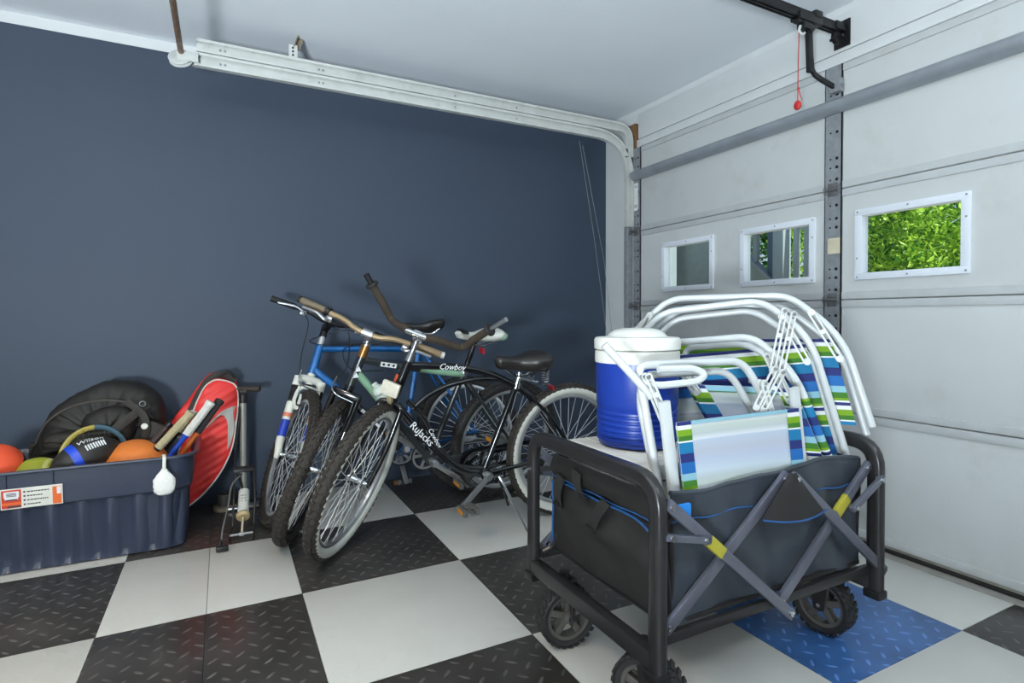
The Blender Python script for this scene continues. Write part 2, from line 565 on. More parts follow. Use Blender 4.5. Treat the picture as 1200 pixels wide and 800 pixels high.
# ------------------------------------------------------------------ garage door
door = bpy.data.objects.new('door_1', None)
SC.collection.objects.link(door)
door.location = (DX, 1.615, 0)
door['kind'] = 'structure'
door['label'] = 'off-white sectional garage door with three small windows and grey steel stiles'
ZS = [(0.030, 0.5715), (0.5745, 1.0785), (1.0815, 1.5815), (1.5845, 2.144)]
WINS = [(2.321, 2.748), (1.703, 2.136), (1.083, 1.515)]
WZ = (1.165, 1.475)
FWD = 0.03
M_hinge = mat('hinge_steel', (112, 113, 114), 0.45, 0.35, var=0.15, vscale=40)
for k, (z0, z1) in enumerate(ZS):
    b = MB()
    if k == 2:
        oz0, oz1 = WZ[0] + FWD * 0.6, WZ[1] - FWD * 0.6
        b.box((DX + 0.02, (DY0 + DY1) / 2, (z0 + oz0) / 2), (0.04, DY1 - DY0, oz0 - z0))
        b.box((DX + 0.02, (DY0 + DY1) / 2, (z1 + oz1) / 2), (0.04, DY1 - DY0, z1 - oz1))
        ys = [DY0] + [q for w in sorted(WINS) for q in (w[0] + FWD * 0.6, w[1] - FWD * 0.6)] + [DY1]
        for a in range(0, len(ys), 2):
            b.box((DX + 0.02, (ys[a] + ys[a + 1]) / 2, (oz0 + oz1) / 2), (0.04, ys[a + 1] - ys[a], oz1 - oz0))
    else:
        b.box((DX + 0.02, (DY0 + DY1) / 2, (z0 + z1) / 2), (0.04, DY1 - DY0, z1 - z0), bev=0.003)
    if k: b.box((DX + 0.032, (DY0 + DY1) / 2, z0 - 0.0015), (0.012, DY1 - DY0, 0.02))
    p = b.build('panel', M_door, door)
    for zc in (z0 + 0.017, z1 - 0.017):
        MB().box((DX - 0.002, (DY0 + DY1) / 2, zc), (0.010, DY1 - DY0, 0.032), bev=0.003).build('panel_rail', M_door_edge, p)
    for yc, w in ((1.6145, 0.081), (2.988, 0.080)):
        st = MB()
        st.box((DX - 0.009, yc, (z0 + z1) / 2), (0.006, w, z1 - z0))
        st.box((DX - 0.005, yc - w / 2 + 0.002, (z0 + z1) / 2), (0.014, 0.004, z1 - z0))
        st.box((DX - 0.005, yc + w / 2 - 0.002, (z0 + z1) / 2), (0.014, 0.004, z1 - z0))
        so = st.build('stile', M_galv, door, smooth=False)
        hb = MB()
        for zz in [z0 + 0.045, z0 + 0.10, z0 + 0.14, (z0 + z1) / 2 - 0.02, z1 - 0.17, z1 - 0.13, z1 - 0.07]:
            for dy, r in ((-0.018, 0.0075), (0.012, 0.0045)):
                hb.cyl((DX - 0.0124, yc + dy, zz), (DX - 0.0112, yc + dy, zz), r, 10)
        hb.build('punched_hole', M_black_metal, so, kind='stuff')
    if k:
        for yc in (1.6145, 2.988):
            h = MB()
            h.cyl((DX - 0.022, yc - 0.036, z0 - 0.0015), (DX - 0.022, yc + 0.036, z0 - 0.0015), 0.0065, 10)
            h.box((DX - 0.014, yc, z0 + 0.016), (0.004, 0.046, 0.026), bev=0.0015)
            h.box((DX - 0.014, yc, z0 - 0.018), (0.004, 0.046, 0.026), bev=0.0015)
            for dy in (-0.034, 0.034):
                h.tube(fillet([(DX - 0.016, yc + dy, z0 + 0.02), (DX - 0.03, yc + dy, z0), (DX - 0.016, yc + dy, z0 - 0.022)], 0.01), 0.0035, 6)
            if yc > 2:
                h.cyl((DX - 0.03, yc - 0.01, z0), (DX - 0.03, yc + 0.055, z0), 0.006, 8)
                h.lathe([(0.004, 0), (0.021, 0.001), (0.021, 0.012), (0.004, 0.013)], (DX - 0.03, yc + 0.035, z0), (0, 1, 0), 16)
            h.build('hinge', M_hinge, door)
M_frame = mat('window_frame_plastic', (226, 231, 238), 0.4, var=0.02)
for y0, y1 in WINS:
    f = MB()
    zc = sum(WZ) / 2; yc = (y0 + y1) / 2
    f.box((DX - 0.002, yc, WZ[0] + FWD / 2), (0.016, y1 - y0, FWD), bev=0.003)
    f.box((DX - 0.002, yc, WZ[1] - FWD / 2), (0.016, y1 - y0, FWD), bev=0.003)
    f.box((DX - 0.0025, y0 + FWD / 2, zc), (0.016, FWD, WZ[1] - WZ[0] - 2 * FWD + 0.006), bev=0.002)
    f.box((DX - 0.0025, y1 - FWD / 2, zc), (0.016, FWD, WZ[1] - WZ[0] - 2 * FWD + 0.006), bev=0.002)
    # reveal lining through the panel
    f.box((DX + 0.02, yc, WZ[0] + FWD - 0.004), (0.040, y1 - y0 - 2 * FWD + 0.012, 0.006))
    f.box((DX + 0.02, yc, WZ[1] - FWD + 0.004), (0.040, y1 - y0 - 2 * FWD + 0.012, 0.006))
    f.box((DX + 0.02, y0 + FWD - 0.004, zc), (0.040, 0.006, WZ[1] - WZ[0] - 2 * FWD))
    f.box((DX + 0.02, y1 - FWD + 0.004, zc), (0.040, 0.006, WZ[1] - WZ[0] - 2 * FWD))
    fr = f.build('window_frame', M_frame, door)
    MB().box((DX + 0.022, yc, zc), (0.004, y1 - y0 - 2 * FWD + 0.002, WZ[1] - WZ[0] - 2 * FWD + 0.002)).build('pane', M_glass, fr, smooth=False)
    sc = MB()
    for yy, zz in [(y0 + 0.012, WZ[0] + 0.012), (y1 - 0.012, WZ[0] + 0.012), (y0 + 0.012, WZ[1] - 0.012), (y1 - 0.012, WZ[1] - 0.012), (yc, WZ[0] + 0.013), (yc, WZ[1] - 0.013), (y0 + 0.012, zc + 0.06), (y1 - 0.012, zc - 0.06)]:
        sc.cyl((DX - 0.0112, yy, zz), (DX - 0.0095, yy, zz), 0.0042, 8)
    sc.build('screw', M_galv, fr, kind='stuff')
M_strut = mat('strut_steel', (152, 158, 164), 0.36, 0.3, var=0.10, vscale=8, rvar=0.1)
sb = MB()
sb.prism([(0, 0), (0.0, 0.066), (-0.016, 0.066), (-0.040, 0.052), (-0.046, 0.036), (-0.040, 0.016), (-0.02, 0.0)], (DX - 0.006, DY1 - 0.02, 1.926), (1, 0, 0), (0, 0, 1), DY1 - DY0 - 0.06)
sb.build('strut', M_strut, door, angle=50)
MB().box((DX + 0.018, (DY0 + DY1) / 2, 0.010), (0.045, DY1 - DY0, 0.02), bev=0.008).build('bottom_seal', M_black_rub, door)
MB().box((DX + 0.012, (DY0 + DY1) / 2, 0.026), (0.034, DY1 - DY0, 0.014), bev=0.003).build('seal_retainer', mat('retainer_steel', (156, 152, 142), 0.5, 0.5, var=0.15, vscale=30), door)
MB().box((DX - 0.0145, 1.606, 1.327), (0.0015, 0.058, 0.072)).build('paper_tag', mat('old_paper', (206, 196, 170), 0.8, var=0.1), door, smooth=False)
lb = MB().box((DX - 0.0136, 2.990, 1.815), (0.0014, 0.040, 0.185)).build('sticker', mat('sticker_white', (226, 228, 226), 0.5), door, smooth=False)
tx = MB()
for zz in (1.745, 1.752, 1.760, 1.88, 1.889): tx.box((DX - 0.0146, 2.990, zz), (0.0006, 0.028, 0.003))
tx.build('fine_print', M_steel_dark, lb, smooth=False, kind='stuff')

# ------------------------------------------------------------------ overhead track
def csweep(mb, path, prof):
    """profile (a across, b along world Y) swept along a path in the XZ plane"""
    path = [V(p) for p in path]; rings = []
    for i, p in enumerate(path):
        d = (path[min(i + 1, len(path) - 1)] - path[max(i - 1, 0)]).normalized()
        n = V((-d.z, 0, d.x))
        rings.append([mb.vert(p + n * a + V((0, b, 0))) for a, b in prof])
    N = len(prof)
    for A, B in zip(rings, rings[1:]):
        for k in range(N): mb.face([A[k], A[(k + 1) % N], B[(k + 1) % N], B[k]])
    mb.face(rings[0][::-1]); mb.face(rings[-1])
    return mb
def cprof(h, d=0.032):
    h /= 2
    return [(-h, 0), (h, 0), (h, -d), (h - 0.013, -d), (h - 0.013, -d + 0.003), (h - 0.004, -d + 0.003), (h - 0.004, -0.012), (-h + 0.004, -0.012), (-h + 0.004, -d + 0.003), (-h + 0.013, -d + 0.003), (-h + 0.013, -d), (-h, -d)]
TYY = 3.047
trk = thing('door_track', 'white painted double overhead door track hung below the ceiling along the navy wall', 'door track', (1.0, TYY, 2.2))
lower = csweep(MB(), fillet([(-0.11, TYY, 2.2125), (2.462, TYY, 2.2125), (2.462, TYY, 1.62)], 0.42, 16), cprof(0.062)).build('lower_track', M_track, trk, angle=30)
upper = csweep(MB(), fillet([(-0.10, TYY, 2.279), (2.455, TYY, 2.279), (2.455, TYY, 2.09)], 0.185, 12), cprof(0.060)).build('upper_track', M_track, trk, angle=30)
csweep(MB(), [(2.462, TYY, 1.615), (2.462, TYY, 0.05)], cprof(0.062)).build('vertical_track', M_galv, trk, angle=30)
hb = MB()
for x in (0.0, 0.02, 0.45, 0.47, 1.2, 1.6):
    hb.cyl((x, TYY - 0.0135, 2.2125), (x, TYY - 0.0115, 2.2125), 0.006, 8)
    hb.cyl((x, TYY - 0.0135, 2.279), (x, TYY - 0.0115, 2.279), 0.006, 8)
hb.build('bolt', M_galv, trk, kind='stuff')
ab = MB()
ab.box((0.325, TYY - 0.012, 2.335), (0.038, 0.003, 0.085))
ab.box((0.345, TYY + 0.004, 2.335), (0.003, 0.034, 0.085))
a_o = ab.build('hanger_bracket', M_track, trk, smooth=False)
hb = MB()
for z in (2.308, 2.326, 2.344, 2.362): hb.cyl((0.325, TYY - 0.0148, z), (0.325, TYY - 0.0132, z), 0.0055, 8)
hb.build('punched_hole', M_black_metal, a_o, kind='stuff')
ab = MB()
ab.bar((0.330, TYY - 0.002, 2.37), (0.350, TYY - 0.002, ZC - 0.002), 0.034, 0.005, (1, 0, 0))
ab.bar((0.345, TYY + 0.014, 2.37), (0.365, TYY + 0.014, ZC - 0.002), 0.004, 0.03, (1, 0, 0))
ab.build('hanger_strap', mat('weathered_angle_iron', (132, 122, 104), 0.6, 0.3, var=0.25, vscale=30), trk, smooth=False)
sp = MB()
sp.box((-0.135, TYY - 0.018, 2.232), (0.085, 0.05, 0.004))
sp.box((-0.135, TYY - 0.042, 2.212), (0.085, 0.004, 0.045))
sp.box((-0.135, TYY + 0.006, 2.212), (0.085, 0.004, 0.045))
sp.build('end_bracket', M_track, trk, smooth=False)
sp = MB().lathe([(0.008, -0.012), (0.046, -0.012), (0.050, -0.009), (0.040, -0.003), (0.040, 0.003), (0.050, 0.009), (0.046, 0.012), (0.008, 0.012)], (-0.165, TYY - 0.018, 2.205), (0.25, 1, -0.55), 28, closed=True)
sp.build('pulley', M_track, trk)
MB().cyl((-0.162, TYY - 0.02, 2.226), (-0.165, 0.6, 2.252), 0.0125, 12).build('tie_rod', mat('rusty_pipe', (138, 110, 92), 0.55, 0.35, var=0.3, vscale=24, dirt=(170, 168, 160), dscale=12), trk)
cb = MB()
cb.tube([(2.10, TYY + 0.05, 2.17), (2.30, TYY + 0.16, 1.55), (2.42, TYY + 0.05, 0.30)], 0.0016, 6)
cb.tube([(2.16, TYY + 0.10, 2.16), (2.36, TYY + 0.13, 1.40), (2.43, TYY + 0.02, 0.30)], 0.0016, 6)
cb.build('lift_cable', M_galv, trk)
for z, h in ((2.20, 0.09), (1.45, 0.03), (0.95, 0.03), (0.35, 0.03)):
    MB().box((2.492, TYY + 0.012, z), (0.05, 0.022, h)).build('jamb_bracket', M_steel_dark, trk, smooth=False)

# ------------------------------------------------------------------ door opener
OY = 1.60
op = thing('door_opener', 'black garage door opener rail and arm under the ceiling with red release cord', 'door opener', (1.9, OY, 2.3))
b = MB()
b.box((1.25, OY, 2.322), (2.44, 0.036, 0.010), bev=0.002)
b.box((1.25, OY - 0.015, 2.305), (2.44, 0.006, 0.030)); b.box((1.25, OY + 0.015, 2.305), (2.44, 0.006, 0.030))
b.box((1.25, OY, 2.292), (2.44, 0.008, 0.006))
b.build('rail', M_steel_dark, op, smooth=False)
b = MB()
b.box((2.49, OY, 2.312), (0.085, 0.05, 0.035), bev=0.004); b.box((2.525, OY, 2.292), (0.008, 0.075, 0.12), bev=0.003)
b.lathe([(0.006, -0.008), (0.030, -0.008), (0.030, 0.008), (0.006, 0.008)], (2.485, OY, 2.268), (0, 1, 0), 18, closed=True)
b.cyl((2.485, OY - 0.03, 2.268), (2.485, OY + 0.03, 2.268), 0.007, 8)
b.build('header_bracket', M_black_metal, op)
b = MB()
b.box((2.275, OY, 2.298), (0.15, 0.052, 0.038), bev=0.006); b.box((2.27, OY, 2.268), (0.075, 0.038, 0.035), bev=0.006)
b.box((2.32, OY, 2.322), (0.05, 0.06, 0.03), bev=0.006); b.box((2.22, OY, 2.285), (0.04, 0.03, 0.03), bev=0.006)
tr = b.build('trolley', M_black_plas, op)
b = MB(); b.tube(fillet([(2.232, OY, 2.262), (2.222, OY, 2.236), (2.245, OY, 2.226), (2.26, OY, 2.238)], 0.01), 0.006, 8)
b.build('release_lever', M_white_plas, tr)
b = MB()
b.bar((2.288, OY, 2.262), (2.300, OY, 2.075), 0.020, 0.028, (1, 0, 0), 0.003)
b.cyl((2.29, OY - 0.016, 2.25), (2.29, OY + 0.016, 2.25), 0.010, 10)
b.build('straight_arm', M_steel_dark, op)
b = MB()
b.tube(fillet([(2.301, OY - 0.004, 2.13), (2.308, OY - 0.004, 2.075), (2.36, OY - 0.004, 2.058), (2.468, OY - 0.004, 2.040)], [0.05, 0.05], 6), 0.0145, 4, flat=0.55)
b.build('curved_arm', M_steel_dark, op, angle=60)
b = MB(); b.box((2.474, OY - 0.01, 2.045), (0.035, 0.05, 0.06), bev=0.004); b.cyl((2.468, OY - 0.045, 2.04), (2.468, OY + 0.02, 2.04), 0.008, 8)
b.build('door_bracket', M_galv, op)
b = MB(); b.tube([(2.225, OY, 2.24), (2.223, OY + 0.002, 2.1), (2.219, OY, 1.935)], 0.0022, 6); b.tube([(2.222, OY, 1.99), (2.235, OY, 1.965), (2.248, OY, 1.945)], 0.0018, 6); b.ball((2.2225, OY, 1.99), 0.006, 8, 6)
b.build('release_cord', mat('red_cord', (190, 70, 66), 0.7), op)
MB().ball((2.218, OY, 1.918), (0.017, 0.011, 0.021), 12, 8).build('cord_handle', M_red, op)

# ================================================================== OUTDOORS, seen through the door windows
ground = struct('ground', MB().box((12, 4, -0.10), (18.6, 26, 0.10)), mat('driveway', (150, 146, 136), 0.9, var=0.2, vscale=4), smooth=False)
M_ext = mat('exterior_stucco', (148, 160, 158), 0.85, var=0.06, vscale=14, bump=0.2, bscale=60)
M_ext_w = mat('exterior_white_wood', (150, 164, 172), 0.6, var=0.05, vscale=6)
M_ext_d = mat('dark_slate_wood', (86, 104, 120), 0.6, var=0.05, vscale=6)  # darker slate-blue colour for the back post
ew = MB(); ew.box((4.30, 4.85, 1.45), (0.15, 2.10, 3.0))
struct('wall_1', ew, M_ext, smooth=False)
cl = MB(); cl.box((4.05, 4.385, 1.45), (0.14, 0.14, 3.0), bev=0.008)
cl.box((4.05, 4.385, 0.06), (0.18, 0.18, 0.22), bev=0.006)
tag(cl.build('porch_post', M_ext_w, None, loc=(4.05, 4.385, 0)), 'white square porch post seen through the window nearest the navy wall', 'post')
# outdoor stair beside the house: stringer board, balusters, newel, rails
st = thing('outdoor_stair', 'pale outdoor stair railing with balusters seen through the middle door window', 'stair', (3.9, 3.0, 0))
SXX = 3.95
y_hi, y_lo = 3.62, 1.9
def slope(y): return 1.50 + (y - 3.294) * 0.845
s = MB(); s.prism([(y_hi, -0.05), (y_hi, slope(y_hi)), (2.93, slope(2.93)), (2.93, -0.05)], (SXX - 0.02, 0, 0), (0, 1, 0), (0, 0, 1), 0.04)
s.build('stringer', M_ext, st, smooth=False)
s = MB(); s.bar((SXX, y_hi, slope(y_hi) + 0.01), (SXX, 2.80, slope(2.80) + 0.01), 0.09, 0.022, (0, 0, 1))
s.build('stringer_cap', M_ext_w, st, smooth=False)
for y in (3.36, 3.22): MB().bar((SXX, y, slope(y) + 0.02), (SXX, y, slope(y) + 0.95), 0.04, 0.04, (1, 0, 0)).build('baluster', M_ext_w, st, smooth=False)
MB().box((SXX + 0.05, 3.045, 1.15), (0.12, 0.12, 2.4), bev=0.006).build('back_post', M_ext_d, st)
MB().box((SXX - 0.02, 2.965, 1.15), (0.095, 0.095, 2.4), bev=0.006).build('newel_post', M_ext_w, st)
def rail_z(y): return 1.66 + (y - 2.74) * 0.845
for y in (2.85, 2.76, 2.67, 2.58, 2.49, 2.42): MB().bar((SXX, y, 0.35), (SXX, y, rail_z(y) - 0.03), 0.036, 0.036, (1, 0, 0)).build('baluster', M_ext_w, st, smooth=False)
for dz in (0.0, 0.09): MB().bar((SXX, 2.98, rail_z(2.98) + dz), (SXX, 2.40, rail_z(2.40) + dz), 0.05, 0.035, (1, 0, 0)).build('handrail', M_ext_w, st, smooth=False)
M_leaf = [leaf_mat('leaf_light', (34, 104, 18), (190, 232, 84)), leaf_mat('leaf_mid', (40, 104, 34), (150, 206, 76)), leaf_mat('leaf_dark', (22, 66, 34), (92, 156, 62))]
M_bark = mat('bark', (84, 70, 56), 0.9, var=0.3, vscale=10, bump=0.5, bscale=30)
def tree(loc, rx, rz, cz, nl, m, label, seed, ls):
    rnd = random.Random(seed)
    t = thing('leafy_tree', label, 'tree', loc, None)
    x, y, z = loc
    b = MB(); b.tube(spline([(x, y, -0.05), (x + 0.05, y - 0.04, cz * 0.4), (x - 0.04, y + 0.05, cz), (x, y, cz + rz * 0.6)], 5), [0.11 - 0.004 * i for i in range(16)], 10)
    for k in range(7):
        a = rnd.uniform(0, 2 * PI); h = cz + rnd.uniform(-0.5, 0.3) * rz
        b.tube(spline([(x, y, h - 0.2), (x + math.cos(a) * rx * 0.4, y + math.sin(a) * rx * 0.4, h + 0.15), (x + math.cos(a) * rx * 0.8, y + math.sin(a) * rx * 0.8, h + 0.35)], 4), [0.04 - 0.0035 * i for i in range(9)], 6)
    b.build('trunk', M_bark, t)
    verts, faces = [], []
    cl = [(V((rnd.gauss(0, 0.5) * rx, rnd.gauss(0, 0.5) * rx, rnd.gauss(0, 0.5) * rz)), rnd.uniform(0.22, 0.45)) for _ in range(60)]
    for k in range(nl):
        c, cr = cl[rnd.randrange(len(cl))]
        p = c + V((rnd.gauss(0, 1), rnd.gauss(0, 1), rnd.gauss(0, 0.7))) * cr * 0.55
        p = V((x, y, cz)) + p
        e = (p - V((x, y, cz))); r_ = math.sqrt((e.x / rx) ** 2 + (e.y / rx) ** 2 + (e.z / rz) ** 2)
        if r_ > 1.12: p = V((x, y, cz)) + e * (1.12 * rnd.uniform(0.8, 1.0) / r_)
        if p.z < 0.1: continue
        q = Quaternion((rnd.gauss(0, 1), rnd.gauss(0, 1), rnd.gauss(0, 1), rnd.gauss(0, 1))).normalized()
        L = ls * rnd.uniform(0.7, 1.3); W = L * 0.45
        i0 = len(verts)
        for a in ((0, 0, 0), (L * 0.5, W * 0.5, L * 0.06), (L, 0, 0), (L * 0.5, -W * 0.5, L * 0.06)):
            verts.append((p + q @ V(a)) - V(loc))
        faces.append((i0, i0 + 1, i0 + 2, i0 + 3))
    me = bpy.data.meshes.new('foliage'); me.from_pydata(verts, [], faces); me.materials.append(m)
    o = bpy.data.objects.new('foliage', me); SC.collection.objects.link(o); o.parent = t; o['kind'] = 'stuff'
tree((7.3, 3.95, 0), 1.30, 1.45, 1.95, 15000, M_leaf[0], 'bright green leafy tree outside the right door window', 3, 0.085)
tree((7.4, 7.15, 0), 1.45, 1.6, 2.1, 9000, M_leaf[2], 'dark green leafy tree behind the outdoor stair', 5, 0.13)
tree((11.0, 5.6, 0), 1.9, 2.0, 2.8, 9000, M_leaf[1], 'mid green tree farthest out behind the bright one', 8, 0.16)
tree((7.4, 0.75, 0), 1.35, 1.4, 2.0, 7000, M_leaf[1], 'mid green tree at the right, outside beyond the door', 9, 0.13)
tree((11.2, 10.2, 0), 1.9, 1.8, 2.5, 7000, M_leaf[2], 'dark green tree outside beyond the porch post', 11, 0.16)
# ================================================================== WAGON
M_frame_blk = mat('wagon_frame_steel', (56, 55, 56), 0.3, 0.5, var=0.12, vscale=18, rvar=0.1)
M_fab = mat('wagon_fabric', (33, 31, 30), 0.62, var=0.18, vscale=7, bump=0.35, bscale=14)
M_fab_side = mat('wagon_side_fabric', (54, 60, 68), 0.42, var=0.12, vscale=6, bump=0.35, bscale=9)
M_strapk = mat('webbing_black', (30, 28, 27), 0.8, var=0.2, vscale=60, bump=0.2, bscale=200)
M_pipe = mat('blue_piping', (34, 80, 132), 0.55)
M_yel = mat('yellow_sleeve', (168, 160, 52), 0.5)
wg = thing('folding_wagon', 'black folding utility wagon with blue piping and chunky wheels holding coolers and beach chairs', 'wagon', (1.31, 1.28, 0))
WX0, WX1, WY0, WY1 = 0.885, 1.735, 0.985, 1.565
def u_frame(x, nm):
    p = fillet([(x, WY1, 0.175), (x, WY1, 0.622), (x, WY0, 0.622), (x, WY0, 0.175)], 0.075, 7)
    MB().tube(p, 0.0215, 16, flat=0.72, up=(1, 0, 0), sq=5).build(nm, M_frame_blk, wg, angle=50)
u_frame(WX0, 'front_frame'); u_frame(WX1, 'rear_frame')
for x in (WX0, WX1):
    MB().box((x, (WY0 + WY1) / 2, 0.205), (0.034, WY1 - WY0 - 0.02, 0.044), bev=0.005).build('lower_rail', M_frame_blk, wg)
    for y in (WY0, WY1):
        MB().box((x, y, 0.172), (0.044, 0.05, 0.026), bev=0.006).build('foot_cap', M_black_plas, wg)
MB().cyl((0.985, WY0 + 0.03, 0.232), (0.985, WY1 - 0.03, 0.232), 0.009, 10).build('cross_tube', M_frame_blk, wg)
for y in (WY0 + 0.015, WY1 - 0.015):
    MB().bar((0.90, y, 0.242), (1.72, y, 0.242), 0.016, 0.026, (0, 0, 1), 0.003).build('bottom_rail', M_frame_blk, wg)
M_bar = mat('scissor_bar_steel', (112, 114, 126), 0.3, 0.55, var=0.08, vscale=12)
def strip(a, b, y, nm='cross_bar', w=0.028):
    o = MB().bar((a[0], y, a[1]), (b[0], y, b[1]), 0.014, w, (0, 0, 1), 0.003).build(nm, M_bar, wg)
    rv = MB()
    for q in (a, b):
        d = (V((b[0], 0, b[1])) - V((a[0], 0, a[1]))).normalized() * 0.014
        c = V((q[0], y, q[1])) + (d if q is a else -d)
        rv.cyl(c + V((0, -0.011, 0)), c + V((0, 0.011, 0)), 0.0075, 10)
    rv.build('rivet', M_chrome, o, kind='stuff')
    return o
for sgn, y in ((-1, WY0 + 0.002), (1, WY1 - 0.002)):
    a = strip((0.905, 0.572), (1.345, 0.205), y + sgn * 0.010)
    MB().bar((1.035, y + sgn * 0.010, 0.464), (1.085, y + sgn * 0.010, 0.422), 0.0155, 0.0295, (0, 0, 1), 0.003).build('yellow_sleeve', M_yel, a)
    strip((0.915, 0.262), (1.345, 0.578), y - sgn * 0.008)
    strip((1.345, 0.578), (1.768, 0.235), y + sgn * 0.010)
    c = strip((1.310, 0.232), (1.715, 0.562), y - sgn * 0.008)
    MB().bar((1.560, y - sgn * 0.008, 0.436), (1.610, y - sgn * 0.008, 0.477), 0.0155, 0.0295, (0, 0, 1), 0.003).build('yellow_sleeve', M_yel, c)
    for p, q in (((0.892, 0.500), (1.030, 0.468)), ((1.735, 0.528), (1.585, 0.452))):
        strip(p, q, y + sgn * 0.022, 'link_bar', 0.017)
# fabric tub: front, back, sides, floor
BX0, BX1, BY0, BY1, BZ0, BZ1 = 0.952, 1.70, 1.012, 1.550, 0.258, 0.578
def wav(u, v, k, s): return math.sin(u * 9 + k) * math.sin(v * 5 + k * 2) * s + math.sin(u * 23 + v * 7 + k) * s * 0.4
def rim(u): return BZ1 - 0.010 * math.sin(u * PI * 2) - 0.004 * math.sin(u * 13)
MB().grid(lambda u, v: (BX0 + wav(u, v, 1, 0.006), BY1 + (BY0 - BY1) * u, BZ0 + (0.560 - BZ0) * v), 24, 14, 0.004, (1, 0, 0)).build('front_panel', M_fab, wg)
MB().grid(lambda u, v: (BX1 + wav(u, v, 2, 0.005), BY0 + (BY1 - BY0) * u, BZ0 + (BZ1 - BZ0) * v), 16, 10, 0.004, (-1, 0, 0)).build('rear_panel', M_fab, wg)
def side_y(u, v, k): return wav(u * 1.6, v, k, 0.007) + 0.0035 * math.sin(u * 46 + 2.5 * v + k) * (1 - v) ** 0.5 * v ** 0.3 + 0.012 * math.exp(-((u - 0.52) / 0.05) ** 2) * (1 - v)
near = MB().grid(lambda u, v: (BX0 + (BX1 - BX0) * u, BY0 + side_y(u, v, 4) + 0.006, BZ0 + (rim(u) - BZ0) * v), 48, 16, 0.004, (0, 1, 0)).build('side_panel', M_fab_side, wg)
far = MB().grid(lambda u, v: (BX1 - (BX1 - BX0) * u, BY1 - 0.012 + side_y(u, v, 7), BZ0 + (rim(u) - BZ0) * v), 40, 12, 0.004, (0, -1, 0)).build('side_panel', M_fab_side, wg)
MB().box(((BX0 + BX1) / 2, (BY0 + BY1) / 2, BZ0 + 0.004), (BX1 - BX0, BY1 - BY0, 0.010)).build('floor_panel', M_fab, wg, smooth=False)
MB().tube([(BX0 + (BX1 - BX0) * u / 30, BY0 + 0.002, 0.505 + 0.004 * math.sin(u * 0.9)) for u in range(31)], 0.0022, 6).build('seam', M_pipe, near)
# hem rolled over the rim and side peak flap
MB().tube([(BX0 + (BX1 - BX0) * u / 30, BY0 + 0.010 + side_y(u / 30, 1, 4), rim(u / 30)) for u in range(31)], 0.0065, 8).build('rim_hem', M_fab_side, near)
fl = MB()
def flap(u, v):
    w = 0.012 + 0.118 * v
    x = 1.342 + (u - 0.5) * 2 * w + 0.012 * v
    return (x, WY0 - 0.012 - 0.016 * math.sin(u * PI) * (0.4 + v * 0.6) , 0.588 - 0.125 * v + 0.012 * v * (abs(u - 0.5) * 2) ** 2 + 0.012 * v * (0.5 - u))
fo = fl.grid(flap, 14, 8, 0.003, (0, 1, 0)).build('corner_flap', M_fab, wg)
MB().tube([V(flap(i / 14, 1.0)) + V((0, -0.001, 0)) for i in range(15)], 0.0028, 6).build('piping', M_pipe, fo)
MB().box((0.960, WY0 - 0.004, 0.545), (0.042, 0.010, 0.034), bev=0.004).build('blue_strap', mat('blue_strap', (28, 120, 200), 0.55), wg)
# front pocket with piping, flap and straps
def pk(u, v):
    y = 1.535 - (1.535 - 1.075) * u
    z = 0.266 + (0.484 - 0.266) * v
    fold = math.exp(-((v - 0.80 + 0.22 * u) / 0.16) ** 2)
    return (BX0 - 0.010 - 0.022 * fold * math.sin(u * PI) ** 0.6 - 0.010 * math.sin(u * PI) * math.sin(v * PI) + wav(u, v, 3, 0.003), y, z)
po = MB().grid(pk, 26, 18, 0.003, (1, 0, 0)).build('front_pocket', M_fab, wg)
def pk2(u, v):
    c = 0.10 * max(0.0, (u - 0.80) / 0.20) ** 2.5 + 0.04 * max(0.0, (0.12 - u) / 0.12) ** 2
    return V(pk(u, v - c)) + V((-0.003, 0, 0))
MB().tube([V(pk(0, v / 8)) + V((-0.002, 0.002, 0)) for v in range(0, 8)] + [pk2(u / 24, 1.0) for u in range(0, 25)] + [V(pk(1, v / 8)) + V((-0.002, -0.002, 0)) for v in range(7, -1, -1)], 0.0034, 6).build('piping', M_pipe, po)
tf = MB().grid(lambda u, v: (BX0 - 0.007 - 0.010 * math.sin(v * PI) + wav(u, v, 6, 0.003), 1.540 - 0.47 * u, 0.562 - 0.070 * v), 20, 6, 0.003, (1, 0, 0)).build('pocket_flap', M_fab, wg)
MB().tube([(BX0 - 0.012, 1.538 - 0.466 * i / 16, 0.494 + 0.002 * math.sin(i)) for i in range(17)], 0.0022, 6).build('seam', M_pipe, tf)
for p, q, w in (((1.452, 0.512), (1.462, 0.420), 0.040), ((1.368, 0.548), (1.328, 0.478), 0.040), ((1.225, 0.500), (1.290, 0.400), 0.036)):
    MB().grid(lambda u, v: (BX0 - 0.036 - 0.012 * math.sin(v * PI), p[0] + (q[0] - p[0]) * v + (u - 0.5) * w, p[1] + (q[1] - p[1]) * v + (u - 0.5) * 0.010), 3, 8, 0.004, (1, 0, 0)).build('pocket_strap', M_strapk, wg)
    MB().box((BX0 - 0.040, q[0], q[1] + 0.008), (0.010, w + 0.006, 0.014), bev=0.003).build('strap_tab', M_black_plas, wg)
for y in (WY1 - 0.02,):
    MB().tube(fillet([(WX0 + 0.02, y - 0.006, 0.252), (WX0 + 0.05, y - 0.02, 0.268), (WX0 + 0.066, y - 0.035, 0.335)], 0.03, 5), 0.008, 8).build('release_hook', M_frame_blk, wg)
for z in (0.50, 0.52): pass
MB().bar((WX0, WY1 - 0.005, 0.515), (BX0, WY1 - 0.03, 0.515), 0.010, 0.014).build('corner_link', M_frame_blk, wg, smooth=False)
